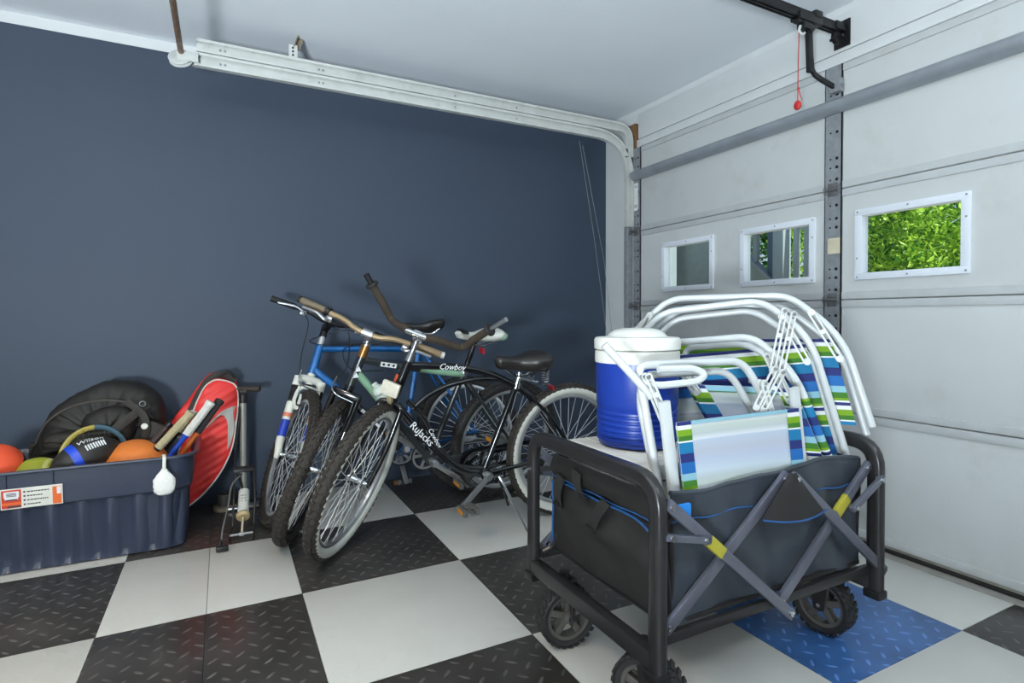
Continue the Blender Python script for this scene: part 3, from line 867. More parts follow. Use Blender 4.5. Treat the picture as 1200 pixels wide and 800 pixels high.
MB().bar((WX0, WY0 + 0.005, 0.515), (BX0, WY0 + 0.03, 0.515), 0.010, 0.014).build('corner_link', M_frame_blk, wg, smooth=False)
MB().cyl((WX0 - 0.012, WY1, 0.515), (WX0 - 0.022, WY1, 0.515), 0.006, 10).build('rivet', M_chrome, wg)
MB().cyl((WX0, WY0 - 0.012, 0.285), (WX0, WY0 - 0.020, 0.285), 0.006, 10).build('rivet', M_chrome, wg)
# wheels with forks
M_wheel_tread = mat('wagon_tyre', (36, 36, 36), 0.65, var=0.25, vscale=40)
M_hub = mat('wagon_hub', (84, 81, 77), 0.5, var=0.1)
def wagon_wheel(cx, cy, yaw, caster):
    R = 0.094
    ax = V((math.cos(yaw), math.sin(yaw), 0))
    c = V((cx, cy, R))
    w = MB()
    w.lathe([(0.070, -0.024), (0.082, -0.0265), (0.088, -0.020), (0.0895, 0), (0.088, 0.020), (0.082, 0.0265), (0.070, 0.024)], c, ax, 36, closed=True)
    wh = w.build('wheel', M_wheel_tread, wg)
    lg = MB()
    X, Y, Z = frame_from(ax)
    for k in range(26):
        a = 2 * PI * k / 26
        for s, da in ((-1, 0), (1, PI / 26)):
            e = X * math.cos(a + da) + Y * math.sin(a + da); t = -X * math.sin(a + da) + Y * math.cos(a + da)
            Rm = Matrix((ax + t * 0.45 * s, t, e)).transposed()
            lg.box(c + e * 0.089 + ax * s * 0.0135, (0.024, 0.012, 0.007), Rm)
    lg.build('tread_lug', M_wheel_tread, wh, smooth=False, kind='stuff')
    h = MB()
    h.lathe([(0.060, -0.018), (0.070, -0.020), (0.072, 0), (0.070, 0.020), (0.060, 0.018), (0.058, 0)], c, ax, 32, closed=True)
    h.lathe([(0.006, -0.026), (0.017, -0.024), (0.019, 0), (0.017, 0.024), (0.006, 0.026)], c, ax, 18)
    for k in range(5):
        a = 2 * PI * k / 5 + 0.3
        e = X * math.cos(a) + Y * math.sin(a); t = ax.cross(e)
        for s in (-1, 1):
            h.bar(c + e * 0.015 + ax * s * 0.012, c + e * 0.063 + ax * s * 0.012, 0.020, 0.006, ax, 0.002)
        h.bar(c + e * 0.015, c + e * 0.063, 0.006, 0.024, ax)
    h.build('hub', M_hub, wh)
    MB().cyl(c - ax * 0.034, c + ax * 0.034, 0.006, 10).build('axle', M_chrome, wh)
    f = MB()
    top = V((cx, cy, 0.215)) + V((caster[0], caster[1], 0))
    for s in (-1, 1):
        f.prism([(-0.016, -0.014), (0.0, -0.019), (0.016, -0.012), (0.034, 0.088), (-0.028, 0.088)], c + ax * (s * 0.031), (top - c - V((0, 0, (top - c).z))).normalized() if caster != (0, 0) else ax.cross(V((0, 0, 1))), (0, 0, 1), 0.004)
    f.box(V((top.x, top.y, 0.186)), (0.062, 0.062, 0.012), bev=0.004)
    f.cyl((top.x, top.y, 0.18), (top.x, top.y, 0.212), 0.017, 14)
    f.build('caster_fork', M_frame_blk, wg)
wagon_wheel(0.925, 1.435, math.radians(262), (0.012, 0.03))
wagon_wheel(0.915, 1.045, math.radians(205), (0.0, 0.02))
wagon_wheel(1.690, 1.118, math.radians(188), (0, 0))
wagon_wheel(1.690, 1.455, math.radians(190), (0, 0))

# ------------------------------------------------------------------ cooler chest under the jug
M_beige = mat('cooler_white', (228, 224, 212), 0.45, var=0.03, vscale=8)
ck = thing('cooler_chest', 'off-white cooler chest lying in the wagon under the blue jug', 'cooler', (1.13, 1.33, 0.268))
b = MB(); b.box((1.135, 1.335, 0.415), (0.31, 0.37, 0.29), bev=0.02); b.build('body', M_beige, ck)
b = MB(); b.box((1.135, 1.335, 0.585), (0.33, 0.39, 0.046), bev=0.014)
for k in range(6): b.box((1.00 + 0.054 * k, 1.335, 0.6085), (0.020, 0.33, 0.003), bev=0.001)
b.build('lid', M_beige, ck)
# ------------------------------------------------------------------ drink jug
M_jug = mat('jug_blue', (26, 58, 152), 0.33, var=0.05, vscale=6)
M_jugw = mat('jug_white', (226, 226, 218), 0.42, var=0.02)
JX, JY, JZ, JR = 1.140, 1.365, 0.612, 0.128
jg = thing('drink_jug', 'round blue drink jug with white screw lid standing on the cooler chest', 'jug', (JX, JY, JZ))
pr = [(0.10, 0.0), (0.116, 0.004), (0.119, 0.012)]
z = 0.014
for k in range(6):
    pr += [(0.119, z), (0.1235, z + 0.004), (0.1235, z + 0.010), (0.119, z + 0.014)]; z += 0.0165
pr += [(0.121, z + 0.004), (0.124, z + 0.012), (0.126, 0.255), (0.126, 0.262)]
MB().lathe(pr, (JX, JY, JZ), (0, 0, 1), 48).build('body', M_jug, jg)
MB().lathe([(0.120, 0.0), (0.1285, 0.002), (0.1285, 0.036), (0.124, 0.039)], (JX, JY, JZ + 0.250), (0, 0, 1), 48).build('collar', M_jugw, jg)
ld = MB()
ld.lathe([(0.122, 0.0), (0.1305, 0.003), (0.1315, 0.030), (0.126, 0.038), (0.100, 0.040), (0.092, 0.041), (0.086, 0.048), (0.070, 0.060), (0.040, 0.066), (0.0, 0.067)], (JX, JY, JZ + 0.290), (0, 0, 1), 48)
ld.build('lid', M_jugw, jg)
hb = MB()
hb.tube(fillet([(JX + 0.05, JY - 0.118, JZ + 0.285), (JX - 0.015, JY - 0.142, JZ + 0.325), (JX - 0.115, JY - 0.088, JZ + 0.352)], 0.03, 4), 0.0085, 8)
# ------------------------------------------------------------------ folded beach chairs
M_tube = mat('white_tube', (202, 206, 206), 0.35, 0.0, var=0.03, vscale=10, coat=0.3, dirt=(206, 200, 190), dscale=18)
M_st = stripe_mat('striped_fabric', False)
M_sp = stripe_mat('striped_fabric_reverse', True)
def slotted(mb, a, b, w, th, nrm):
    """flat link with a long slot: two rails and three rungs"""
    a, b = V(a), V(b); d = (b - a).normalized(); s = V(nrm).cross(d).normalized()
    for k in (-1, 1): mb.bar(a + s * k * w * 0.36, b + s * k * w * 0.36, th, w * 0.28, s, 0.0008)
    for t in (0.0, 0.42, 1.0):
        c = a + (b - a) * t
        mb.cyl(c - V(nrm) * th * 0.5, c + V(nrm) * th * 0.5, w * 0.5 if t != 0.42 else w * 0.36, 10)
def beach_chair(label, TL, TR, ER, BR, hem_top, hem_side, ptop, pbot, seat_gap, arm=True, second=0.03, left=None, panel=None, sleeve=True, inset=0.03, back=0.0):
    """folded low beach chair; TL, TR top-bar ends, ER right shoulder, BR right foot (the left side mirrors)"""
    TL, TR, ER, BR = map(V, (TL, TR, ER, BR))
    s = (TR - TL).normalized()
    def mir(p): return p - s * (2 * (p - (TL + TR) / 2).dot(s))
    EL, BL = map(V, left) if left else (mir(ER), mir(BR))
    dn = (BR - ER).normalized(); nr = s.cross(dn).normalized()       # nr points away from the viewer or to it
    if nr.y > 0: nr = -nr                                              # toward the camera side
    root = thing('beach_chair', label, 'beach chair', (BL + BR) / 2, 'folded striped beach chairs')
    MB().tube(fillet([BL, EL, TL, TR, ER, BR], [0.12, 0.05, 0.05, 0.12], 7), 0.0112, 12).build('back_frame', M_tube, root)
    # second loop (arm and leg loop), a little lower and behind
    off = nr * -seat_gap + dn * second
    MB().tube(fillet([BL + off + s * 0.02, EL + off * 1.4 + s * 0.012, TL + off + s * 0.03, TR + off - s * 0.03, ER + off * 1.4 - s * 0.012, BR + off - s * 0.02], [0.10, 0.05, 0.05, 0.10], 6), 0.0105, 10).build('leg_frame', M_tube, root)
    # seat loop carrying the fabric
    wv = (ER - EL)
    A0, B0, A1, B1 = map(V, panel) if panel else (EL, ER, BL, BR)
    wv = B0 - A0
    def P(u, v, o=0.0):
        a = A0 + (A1 - A0) * v; b = B0 + (B1 - B0) * v
        sag = 0.010 * math.sin(u * PI) * math.sin(v * PI)
        return a + (b - a) * u + nr * (o - back - sag)
    if panel:
        for a, c in ((A0, A1), (B0, B1)):
            MB().tube([a - (c - a).normalized() * 0.02, a, c], 0.0165, 12, flat=0.5, up=nr, sq=4).build('seat_frame', M_tube, root)
    Hh = (B1 - B0).length * (pbot - ptop); Ww = wv.length
    hu = hem_side / Ww; hv = hem_top / Hh
    def sheet(u0, u1, v0, v1, m, nm, o, par, nu=10, nv=8, sh=0.0):
        def fn(u, v): return P(u0 + (u1 - u0) * u, ptop + (pbot - ptop) * (v0 + (v1 - v0) * v), o)
        def uvf(u, v): return ((u0 + (u1 - u0) * u) * Ww, (v0 + (v1 - v0) * v) * Hh + sh)
        return MB().grid(fn, nu, nv, 0.0016, nr * -1, uvf).build(nm, m, par)
    fab = sheet(inset, 1 - inset, 0, 1, M_sp, 'fabric', 0.020, root, 12, 8)
    sheet(inset, 1 - inset, 0, 1, M_st, 'printed_face', 0.0165, fab, 8, 6)
    sheet(inset - 0.002, inset + hu, 0, 1, M_st, 'side_hem', 0.0235, fab, 3, 8)
    sheet(1 - inset - hu, 1 - inset + 0.002, 0, 1, M_st, 'side_hem', 0.0235, fab, 3, 8)
    sheet(inset + hu, 1 - inset - hu, 0, hv, M_st, 'top_hem', 0.0235, fab, 8, 3, 0.156 if hem_top < 0.05 else 0.0)
    # the hem pockets wrapped round the side tubes
    for uu in ((0.0, 1.0) if sleeve else ()):
        pts = [P(uu, ptop + (pbot - ptop) * (0.10 + 0.9 * k / 8)) for k in range(9)]
        mb = MB(); mb.uvl = mb.bm.loops.layers.uv.new('UVMap')
        rings = []
        sx, ny = s, nr
        for k, p in enumerate(pts):
            rings.append([mb.vert(p + (sx * math.cos(2 * PI * j / 10) + ny * math.sin(2 * PI * j / 10)) * 0.0135) for j in range(10)])
        for k in range(8):
            for j in range(10):
                f_ = mb.face([rings[k][j], rings[k][(j + 1) % 10], rings[k + 1][(j + 1) % 10], rings[k + 1][j]])
                for lp, kk in zip(f_.loops, (k, k, k + 1, k + 1)): lp[mb.uvl].uv = (0, (0.10 + 0.9 * kk / 8) * Hh)
        mb.build('tube_sleeve', M_st, fab, recalc=False)
    # slotted links at both shoulders
    for e, t, bt in ((EL, TL, BL), (ER, TR, BR)):
        for k, dd in enumerate((0.0, 0.016)):
            sgn = 1 if e is ER else -1
            a = e + (t - e) * 0.55 + nr * (0.020 + dd) - s * sgn * 0.004
            c = e + (bt - e).normalized() * 0.075 + nr * (0.024 + dd) - s * sgn * 0.030
            mb = MB(); slotted(mb, a, c, 0.021, 0.004, nr); mb.build('slotted_link', M_white_plas, root)
        MB().cyl(e + (t - e) * 0.55 - nr * 0.02, e + (t - e) * 0.55 + nr * 0.042, 0.0055, 8).build('pivot_bolt', M_alu, root)
    if arm:
        for e, t, sg in ((EL, TL, 1),):
            a0 = e + (t - e) * 0.35 + nr * 0.010
            pad = [a0, a0 + s * sg * 0.03 + dn * 0.012 + nr * 0.02, a0 + s * sg * 0.15 + dn * 0.006 + nr * 0.030, a0 + s * sg * 0.185 - dn * 0.012 + nr * 0.026, a0 + s * sg * 0.15 - dn * 0.030 + nr * 0.018, a0 + s * sg * 0.05 - dn * 0.03 + nr * 0.008]
            MB().tube(fillet(pad, 0.03, 4), 0.0095, 8).build('armrest', M_tube, root)
    return root, P, s, dn, nr
r1 = beach_chair('nearest folded beach chair with pale reverse panel facing the near wagon side', (0.962, 1.150, 0.875), (1.313, 1.115, 0.878), (1.398, 1.088, 0.739), (1.465, 1.075, 0.431), 0.010, 0.045, 0.10, 1.0, 0.03,
    left=((0.956, 1.125, 0.816), (0.992, 1.085, 0.505)), panel=((0.972, 1.058, 0.772), (1.447, 1.048, 0.780), (1.022, 1.062, 0.463), (1.518, 1.058, 0.428)), sleeve=False, inset=0.035)[0]
MB().tube([(0.866, 1.165, 0.931), (0.917, 1.135, 0.867), (0.972, 1.105, 0.797)], 0.0105, 10).build('arm_tube', M_tube, r1)
r2 = beach_chair('second folded beach chair counted from the near side, its loop just above the nearest one', (1.361, 1.470, 0.912), (1.462, 1.200, 0.942), (1.519, 1.100, 0.834), (1.647, 1.035, 0.479), 0.020, 0.050, 0.12, 1.0, 0.028, False, left=((1.333, 1.380, 0.832), (1.388, 1.130, 0.482)))[0]
r3 = beach_chair('third folded beach chair with broad blue and green striped hem under its top bar', (1.352, 1.490, 1.018), (1.552, 1.245, 1.055), (1.610, 1.115, 0.944), (1.722, 1.045, 0.505), 0.150, 0.120, 0.06, 1.0, 0.025, False, sleeve=False, inset=0.035, back=0.030)[0]
beach_chair('farthest and tallest folded beach chair, its right loop leaning over the wagon end', (1.419, 1.520, 1.067), (1.645, 1.215, 1.072), (1.725, 1.085, 0.943), (1.760, 1.012, 0.666), 0.160, 0.045, 0.04, 1.0, 0.022, False, sleeve=False, inset=0.05, back=0.03)
for par, a, c in ((r3, (1.491, 1.115, 1.020), (1.401, 1.085, 0.848)), (r3, (1.520, 1.105, 1.010), (1.428, 1.078, 0.837)), (r2, (1.403, 1.078, 0.853), (1.306, 1.062, 0.752)), (r2, (1.428, 1.072, 0.843), (1.326, 1.056, 0.742))):
    mb = MB(); slotted(mb, a, c, 0.019, 0.004, (-0.5, -0.86, 0)); mb.build('long_link', M_white_plas, par)
    MB().cyl(V(a) + V((-0.004, -0.007, 0)), V(a) + V((0.006, 0.010, 0)), 0.0055, 8).build('pivot_bolt', M_alu, par)
# ================================================================== BICYCLES
M_tyre = mat('bike_tyre', (48, 43, 38), 0.75, var=0.25, vscale=30)
M_tyre_b = mat('bike_tyre_black', (36, 34, 33), 0.7, var=0.25, vscale=30)
M_whitewall = mat('whitewall', (206, 206, 196), 0.5, var=0.04, vscale=10)
M_rim = mat('alloy_rim', (196, 198, 200), 0.28, 0.85, var=0.08)
M_spoke = mat('steel_spoke', (222, 224, 226), 0.3, 0.5)
M_blk = mat('gloss_black_frame', (20, 21, 24), 0.18, 0.1, var=0.1, coat=0.6)
M_gry = mat('charcoal_frame', (52, 56, 58), 0.3, 0.3, var=0.1, coat=0.4)
M_mint = mat('mint_frame', (142, 182, 150), 0.35, 0.1, var=0.06, coat=0.4)
M_blu = mat('metallic_blue_frame', (20, 100, 168), 0.25, 0.3, var=0.12, coat=0.6)
M_fork_w = mat('fork_white', (214, 214, 204), 0.4, var=0.04)
M_foam = mat('brown_foam_grip', (62, 52, 42), 0.85, var=0.15, vscale=40, bump=0.2, bscale=200)
M_tan = mat('bronze_handlebar', (158, 136, 104), 0.42, 0.3, var=0.1)
M_seat = mat('black_vinyl_saddle', (40, 37, 35), 0.36, var=0.1, vscale=20, bump=0.08, bscale=120)
M_amber = mat('amber_reflector', (214, 136, 28), 0.3)
M_lens = mat('clear_reflector', (206, 200, 184), 0.25, var=0.08, vscale=60, bump=0.2, bscale=200)
M_decal = mat('blue_decal', (26, 60, 168), 0.4)
def axrot(a, t): return Matrix.Rotation(t, 3, V(a).normalized())
class Geo:
    def __init__(s, wb, ha, off, R, steer):
        h = math.radians(ha)
        s.wb, s.R = wb, R
        s.a = V((-math.cos(h), 0, math.sin(h))); s.n = V((math.sin(h), 0, math.cos(h)))
        s.ax = V((wb, 0, R)); s.P0 = s.ax - s.n * off
        s.S = axrot(s.a, steer)
    def st(s, p): return s.S @ (V(p) - s.P0) + s.P0
    def s3(s, y, t, n): return V((0, y, 0)) + s.P0 + s.a * t + s.n * n      # unsteered point in fork coordinates
def bike_wheel(root, nm, g, c, xf, tr, tyre_m, whitewall=False, rim_m=None, hubw=0.05, seed=1, disc=False):
    R = g.R; rm = R - tr
    Y = V((0, 1, 0))
    c = V(c)
    ri = R - 2 * tr
    rim = MB(xf).lathe([(ri - 0.016, -0.006), (ri - 0.010, -0.0125), (ri + 0.006, -0.0135), (ri + 0.008, 0), (ri + 0.006, 0.0135), (ri - 0.010, 0.0125), (ri - 0.016, 0.006)], c, Y, 64, closed=True).build(nm, rim_m or M_rim, root)
    prof = [(rm + tr * math.cos(2 * PI * k / 16), tr * math.sin(2 * PI * k / 16)) for k in range(16)]
    ty = MB(xf).lathe(prof, c, Y, 72, closed=True).build('tyre', tyre_m, rim)
    kb = MB(xf)
    for k in range(66):
        for i, ph in enumerate((-58, -22, 22, 58)):
            th = 2 * PI * (k + (0.5 if i in (1, 2) else 0)) / 66
            e = V((math.cos(th), 0, math.sin(th))); t = V((-math.sin(th), 0, math.cos(th)))
            p = math.radians(ph); nr = e * math.cos(p) + Y * math.sin(p)
            sd = (Y * math.cos(p) - e * math.sin(p))
            tw = 0.35 if i % 2 else -0.35
            Rm = Matrix((t + sd * tw, sd - t * tw, nr)).transposed()
            kb.box(c + e * rm + nr * (tr + 0.0012), (0.017, 0.0125, 0.006), Rm)
    kb.build('tread', tyre_m, rim, smooth=False, kind='stuff')
    if whitewall:
        ww = MB(xf)
        for s in (-1, 1):
            pr = [(rm + (tr + o) * math.cos(math.radians(q)), s * (tr + o) * math.sin(math.radians(q))) for o, qs in ((0.0012, range(70, 166, 12)), (-0.002, range(154, 69, -12))) for q in qs]
            ww.lathe(pr, c, Y, 72, closed=True)
        ww.build('whitewall', M_whitewall, rim)
    sp = MB(xf)
    for k in range(36):
        s = 1 if k % 2 else -1
        th = 2 * PI * k / 36; dth = 0.55 * (1 if (k // 2) % 2 else -1)
        a = c + V((math.cos(th + dth) * 0.020, s * 0.028, math.sin(th + dth) * 0.020))
        b = c + V((math.cos(th) * (ri - 0.012), s * 0.003, math.sin(th) * (ri - 0.012)))
        sp.tube([a, b], 0.0015, 4, cap=False)
    sp.build('spokes', M_spoke, rim, kind='stuff')
    hb = MB(xf)
    hb.lathe([(0.006, -hubw), (0.011, -hubw + 0.01), (0.011, -0.033), (0.025, -0.031), (0.025, -0.026), (0.013, -0.022), (0.013, 0.022), (0.025, 0.026), (0.025, 0.031), (0.011, 0.033), (0.011, hubw - 0.01), (0.006, hubw)], c, Y, 16)
    hb.cyl(c - Y * (hubw + 0.015), c + Y * (hubw + 0.015), 0.005, 8)
    hb.build('hub', M_chrome, rim)
    return rim
def saddle(root, c, L, w_rear, w_nose, h, m, tilt=0.0, m2=None):
    mb = MB(); rings = []
    N = 16; K = 16
    c = V(c)
    for i in range(N + 1):
        t = i / N
        k = min(1, math.sqrt(max(0.0, 1 - (max(0, 0.12 - t) / 0.12) ** 2)) + 0.02) * min(1, math.sqrt(max(0.0, 1 - (max(0, t - 0.86) / 0.14) ** 2)) + 0.05)
        bl = 1 / (1 + math.exp(-(t - 0.55) * 13))
        w = (w_nose + (w_rear - w_nose) * bl) * k
        hh = h * (0.75 + 0.45 * bl) * k
        x = L * (0.5 - t)
        zo = 0.012 * (1 - math.sin(t * PI)) + 0.012 * bl
        ring = []
        for j in range(K):
            a = 2 * PI * j / K
            cz = math.sin(a)
            ring.append(mb.vert(c + V((x, w * math.copysign(abs(math.cos(a)) ** 0.8, math.cos(a)), zo + (hh * 0.55 * cz if cz > 0 else hh * cz) + x * tilt))))
        rings.append(ring)
    for A, B in zip(rings, rings[1:]):
        for j in range(K): mb.face([A[j], A[(j + 1) % K], B[(j + 1) % K], B[j]])
    mb.face(rings[0]); mb.face(rings[-1][::-1])
    so = mb.build('saddle', m, root, angle=60)
    rl = MB()
    for s in (-1, 1): rl.tube(fillet([c + V((L * 0.38, s * 0.012, -0.015)), c + V((L * 0.1, s * 0.022, -h - 0.012)), c + V((-L * 0.18, s * 0.024, -h - 0.012)), c + V((-L * 0.40, s * 0.045, -0.01))], 0.02), 0.0036, 6)
    rl.build('rails', M_chrome, so)
    return so
def crank(root, bb, ang, ring_r, teeth, m_ring=None):
    bb = V(bb)
    d = V((math.cos(ang), 0, math.sin(ang)))
    rg = MB(); n = teeth
    pr = []
    for k in range(n * 2): pr.append((math.cos(PI * k / n) * (ring_r + (0.004 if k % 2 else -0.002)), math.sin(PI * k / n) * (ring_r + (0.004 if k % 2 else -0.002))))
    o = bb + V((0, -0.045, 0))
    inner = [(p[0] * 0.82, p[1] * 0.82) for p in pr]
    for h0, h1 in ((0, 0.004),):
        A = [rg.vert(o + V((p[0], h0, p[1]))) for p in pr]; B = [rg.vert(o + V((p[0], h1, p[1]))) for p in pr]
        C2 = [rg.vert(o + V((p[0], h0, p[1]))) for p in inner]; D = [rg.vert(o + V((p[0], h1, p[1]))) for p in inner]
        for k in range(len(pr)):
            q = (k + 1) % len(pr)
            rg.face([A[k], A[q], B[q], B[k]]); rg.face([C2[k], C2[q], D[q], D[k]]); rg.face([A[k], A[q], C2[q], C2[k]]); rg.face([B[k], B[q], D[q], D[k]])
    for k in range(5):
        a = 2 * PI * k / 5 + ang
        rg.bar(o, o + V((math.cos(a), 0, math.sin(a))) * ring_r * 0.86, 0.014, 0.006, (0, 1, 0))
    rg.build('chainring', m_ring or M_alu, root, smooth=False)
    ck = MB()
    ck.cyl(bb + V((0, -0.055, 0)), bb + V((0, 0.06, 0)), 0.019, 16)
    ck.lathe([(0.0, 0.078), (0.016, 0.078), (0.021, 0.070), (0.021, 0.055)], bb, (0, 1, 0), 16)
    for s in (1, -1):
        a = bb + V((0, s * 0.064, 0)); b = bb + d * s * 0.17 + V((0, s * 0.078, 0))
        ck.bar(a, b, 0.013, 0.026, d.cross(V((0, 1, 0))), 0.004)
        ck.cyl(b - V((0, 0.010, 0)), b + V((0, 0.010, 0)), 0.014, 12)
    co = ck.build('crankset', M_alu, root)
    for s in (1, -1):
        b = bb + d * s * 0.17 + V((0, s * 0.132, 0))
        p = MB(); p.box(b + V((0.030, 0, 0)), (0.020, 0.085, 0.026), bev=0.004); p.box(b - V((0.030, 0, 0)), (0.020, 0.085, 0.026), bev=0.004)
        p.cyl(b - V((0, 0.052, 0)), b + V((0, 0.045, 0)), 0.009, 10); p.box(b, (0.07, 0.012, 0.02))
        po = p.build('pedal', mat('pedal_grey', (120, 120, 116), 0.45, 0.5, var=0.1), co)
        rb = MB()
        for e in (-1, 1): rb.box(b + V((e * 0.0405, 0, 0)), (0.003, 0.055, 0.016))
        rb.build('pedal_reflector', M_amber, co, smooth=False)
def chain(root, bb, ax, r1, r2):
    bb, ax = V(bb), V(ax); y = -0.043
    d = (ax - bb); up = V((-d.z, 0, d.x)).normalized()
    if up.z < 0: up = -up
    pts = []
    for k in range(13):
        a = PI * k / 12; pts.append(bb + V((0, y, 0)) + up * r1 * math.cos(a) + (bb - ax).normalized() * r1 * math.sin(a))
    for k in range(9):
        a = PI * k / 8; pts.append(ax + V((0, y, 0)) - up * r2 * math.cos(a) + (ax - bb).normalized() * r2 * math.sin(a))
    MB().tube(pts, 0.0045, 6, closed=True, flat=0.7).build('chain', M_steel_dark, root)
def lever(mb, g, s, c0, y0, y1, n0, drop):
    a = c0 + V((0, s * y0, 0)) + g.n * 0.006 - g.a * 0.014
    mb.tube(fillet([a, a + g.n * 0.045 - g.a * 0.012, c0 + V((-0.01, s * (y0 + 0.05), 0)) + g.n * 0.058 - g.a * drop, c0 + V((-0.03, s * y1, 0)) + g.n * 0.050 - g.a * (drop + 0.01)], 0.018, 4), 0.0062, 8, flat=0.75)
    mb.box(a, (0.03, 0.03, 0.026), bev=0.006)
def cable(root, pts, r=0.0024, m=None, nm='brake_cable', xf=None): return MB(xf).tube(spline(pts, 6), r, 6).build(nm, m or M_black_plas, root)
def pose(root, x, y, psi, lean):
    root.location = (x, y, 0); root.rotation_euler = (lean, 0, psi)

# ------------------------------------------------ black cruiser with whitewall tyres (nearest)
def cruiser():
    g = Geo(1.0784, 68, 0.045, 0.335, 0.9327)
    b = thing('bicycle', 'black beach cruiser bicycle with whitewall tyres, nearest of the three', 'bicycle')
    st = g.st
    fr = MB()
    ht0, ht1 = g.s3(0, 0.355, 0), g.s3(0, 0.545, 0)
    fr.cyl(ht0, ht1, 0.021, 16)
    BB = V((0.463, 0, 0.272))
    fr.tube(spline([(0.885, 0, 0.625), (0.815, 0, 0.535), (0.663, 0, 0.372), (0.555, 0, 0.292), (0.463, 0, 0.268)], 6), 0.0195, 12)
    fr.tube(spline([(0.842, 0, 0.800), (0.753, 0, 0.792), (0.60, 0, 0.778), (0.45, 0, 0.742), (0.30, 0, 0.672), (0.20, 0, 0.60)], 6), 0.0165, 12)
    fr.tube(spline([(0.815, 0, 0.600), (0.745, 0, 0.655), (0.65, 0, 0.697), (0.52, 0, 0.718), (0.40, 0, 0.714), (0.33, 0, 0.690)], 6), 0.0135, 12)
    fr.tube(spline([(0.835, 0, 0.640), (0.765, 0, 0.560), (0.710, 0, 0.455), (0.655, 0, 0.375), (0.575, 0, 0.312), (0.46, 0, 0.290)], 6), 0.0135, 12)
    fr.tube([(0.300, 0, 0.685), BB], 0.0155, 12)
    fr.cyl(BB - V((0, 0.042, 0)), BB + V((0, 0.042, 0)), 0.026, 16)
    for s in (-1, 1):
        fr.tube(spline([(0.24, s * 0.020, 0.63), (0.14, s * 0.045, 0.53), (0.05, s * 0.056, 0.41), (0.0, s * 0.058, 0.335)], 5), 0.0095, 8)
        fr.tube(spline([(0.44, s * 0.030, 0.275), (0.30, s * 0.042, 0.295), (0.10, s * 0.056, 0.325), (0.0, s * 0.058, 0.335)], 5), 0.0105, 8)
        fr.box((0.0, s * 0.058, 0.335), (0.045, 0.005, 0.035), bev=0.002)
    fr.build('frame', M_blk, b)
    fk = MB(st)
    fk.cyl(g.s3(0, 0.33, 0), g.s3(0, 0.36, 0), 0.024, 14)
    for s in (-1, 1):
        fk.tube(fillet([g.s3(s * 0.01, 0.345, 0), g.s3(s * 0.052, 0.338, 0), g.s3(s * 0.058, 0.15, 0.002), g.ax + V((0, s * 0.058, 0))], [0.03, 0.12], 6), [0.013] * 8 + [0.0125] * 4 + [0.011] * 3 + [0.009], 10)
        fk.cyl(g.ax + V((0, s * 0.054, 0)), g.ax + V((0, s * 0.063, 0)), 0.013, 10)
    fk.build('fork', M_blk, b)
    wf = bike_wheel(b, 'front_wheel', g, g.ax, st, 0.027, M_tyre, True)
    wr_ = bike_wheel(b, 'rear_wheel', g, (0, 0, 0.335), None, 0.027, M_tyre, True)
    sm = MB(st)
    sm.cyl(g.s3(0, 0.535, 0), g.s3(0, 0.575, 0), 0.023, 14); sm.cyl(g.s3(0, 0.57, 0), g.s3(0, 0.648, 0.004), 0.0135, 12)
    sm.bar(g.s3(0, 0.64, 0.0), g.s3(0, 0.662, 0.048), 0.036, 0.032, g.a, 0.008)
    sm.build('stem', M_chrome, b)
    c0 = g.s3(0, 0.6562, 0.0409)
    hb = MB(st); hb.tube([c0 + V((0, y, 0)) for y in (-0.05, 0.05)], 0.0128, 12); hbo = hb.build('handlebar', M_chrome, b)
    for s in (1, -1):
        p1, p2 = c0 + V((-0.1334, s * 0.173, -0.0301)), c0 + V((-0.0758, s * 0.284, 0.1123))
        d = (p2 - p1).normalized()
        pp = spline([c0 + V((0, s * 0.040, 0)), c0 + V((-0.035, s * 0.082, -0.004)), p1, p1 + (p2 - p1) * 0.5, p2], 6)
        MB(st).tube(pp, 0.0175, 12).build('foam_grip', M_foam, hbo)
        MB(st).lathe([(0.014, -0.004), (0.029, -0.004), (0.030, 0.002), (0.024, 0.010), (0.014, 0.012)], p2, d, 18).build('grip_flange', M_black_rub, hbo)
        L = 0.085 if s == 1 else 0.035
        MB(st).cyl(p2 + d * 0.008, p2 + d * (0.02 + L), 0.0105 if s == 1 else 0.013, 12).build('bar_end', M_alu if s == 1 else M_steel_dark, hbo)
    rf = MB(st); rf.box(g.s3(0, 0.405, 0.085), (0.022, 0.078, 0.060), g.S.inverted() @ g.S @ Matrix.Rotation(math.radians(-8), 3, 'Y'), bev=0.006)
    rfo = rf.build('front_reflector', M_lens, b)
    rb = MB(st); rb.bar(g.s3(0, 0.345, 0.02), g.s3(0, 0.385, 0.075), 0.022, 0.020, g.a, 0.005); rb.build('reflector_bracket', mat('cream_plastic', (196, 180, 140), 0.5), rfo)
    MB().box(g.s3(0, 0.45, 0.024), (0.006, 0.024, 0.034), Matrix.Rotation(math.radians(-22), 3, 'Y'), bev=0.002).build('head_badge', mat('badge_orange', (206, 92, 54), 0.4), b)
    sd = saddle(b, (0.283, 0, 0.792), 0.285, 0.112, 0.034, 0.055, M_seat, 0.02)
    cs = MB()
    for s in (-1, 1):
        hel = [V((0.185 + 0.017 * math.cos(t * 0.9), s * 0.07 + 0.017 * math.sin(t * 0.9), 0.690 + t * 0.0017)) for t in range(40)]
        cs.tube(hel, 0.0032, 6)
    cs.bar((0.19, -0.07, 0.69), (0.19, 0.07, 0.69), 0.012, 0.006); cs.bar((0.29, 0, 0.715), (0.19, 0, 0.692), 0.03, 0.008)
    cs.build('saddle_springs', M_chrome, sd)
    MB().cyl((0.300, 0, 0.672), (0.286, 0, 0.742), 0.0128, 12).build('seatpost', M_chrome, b)
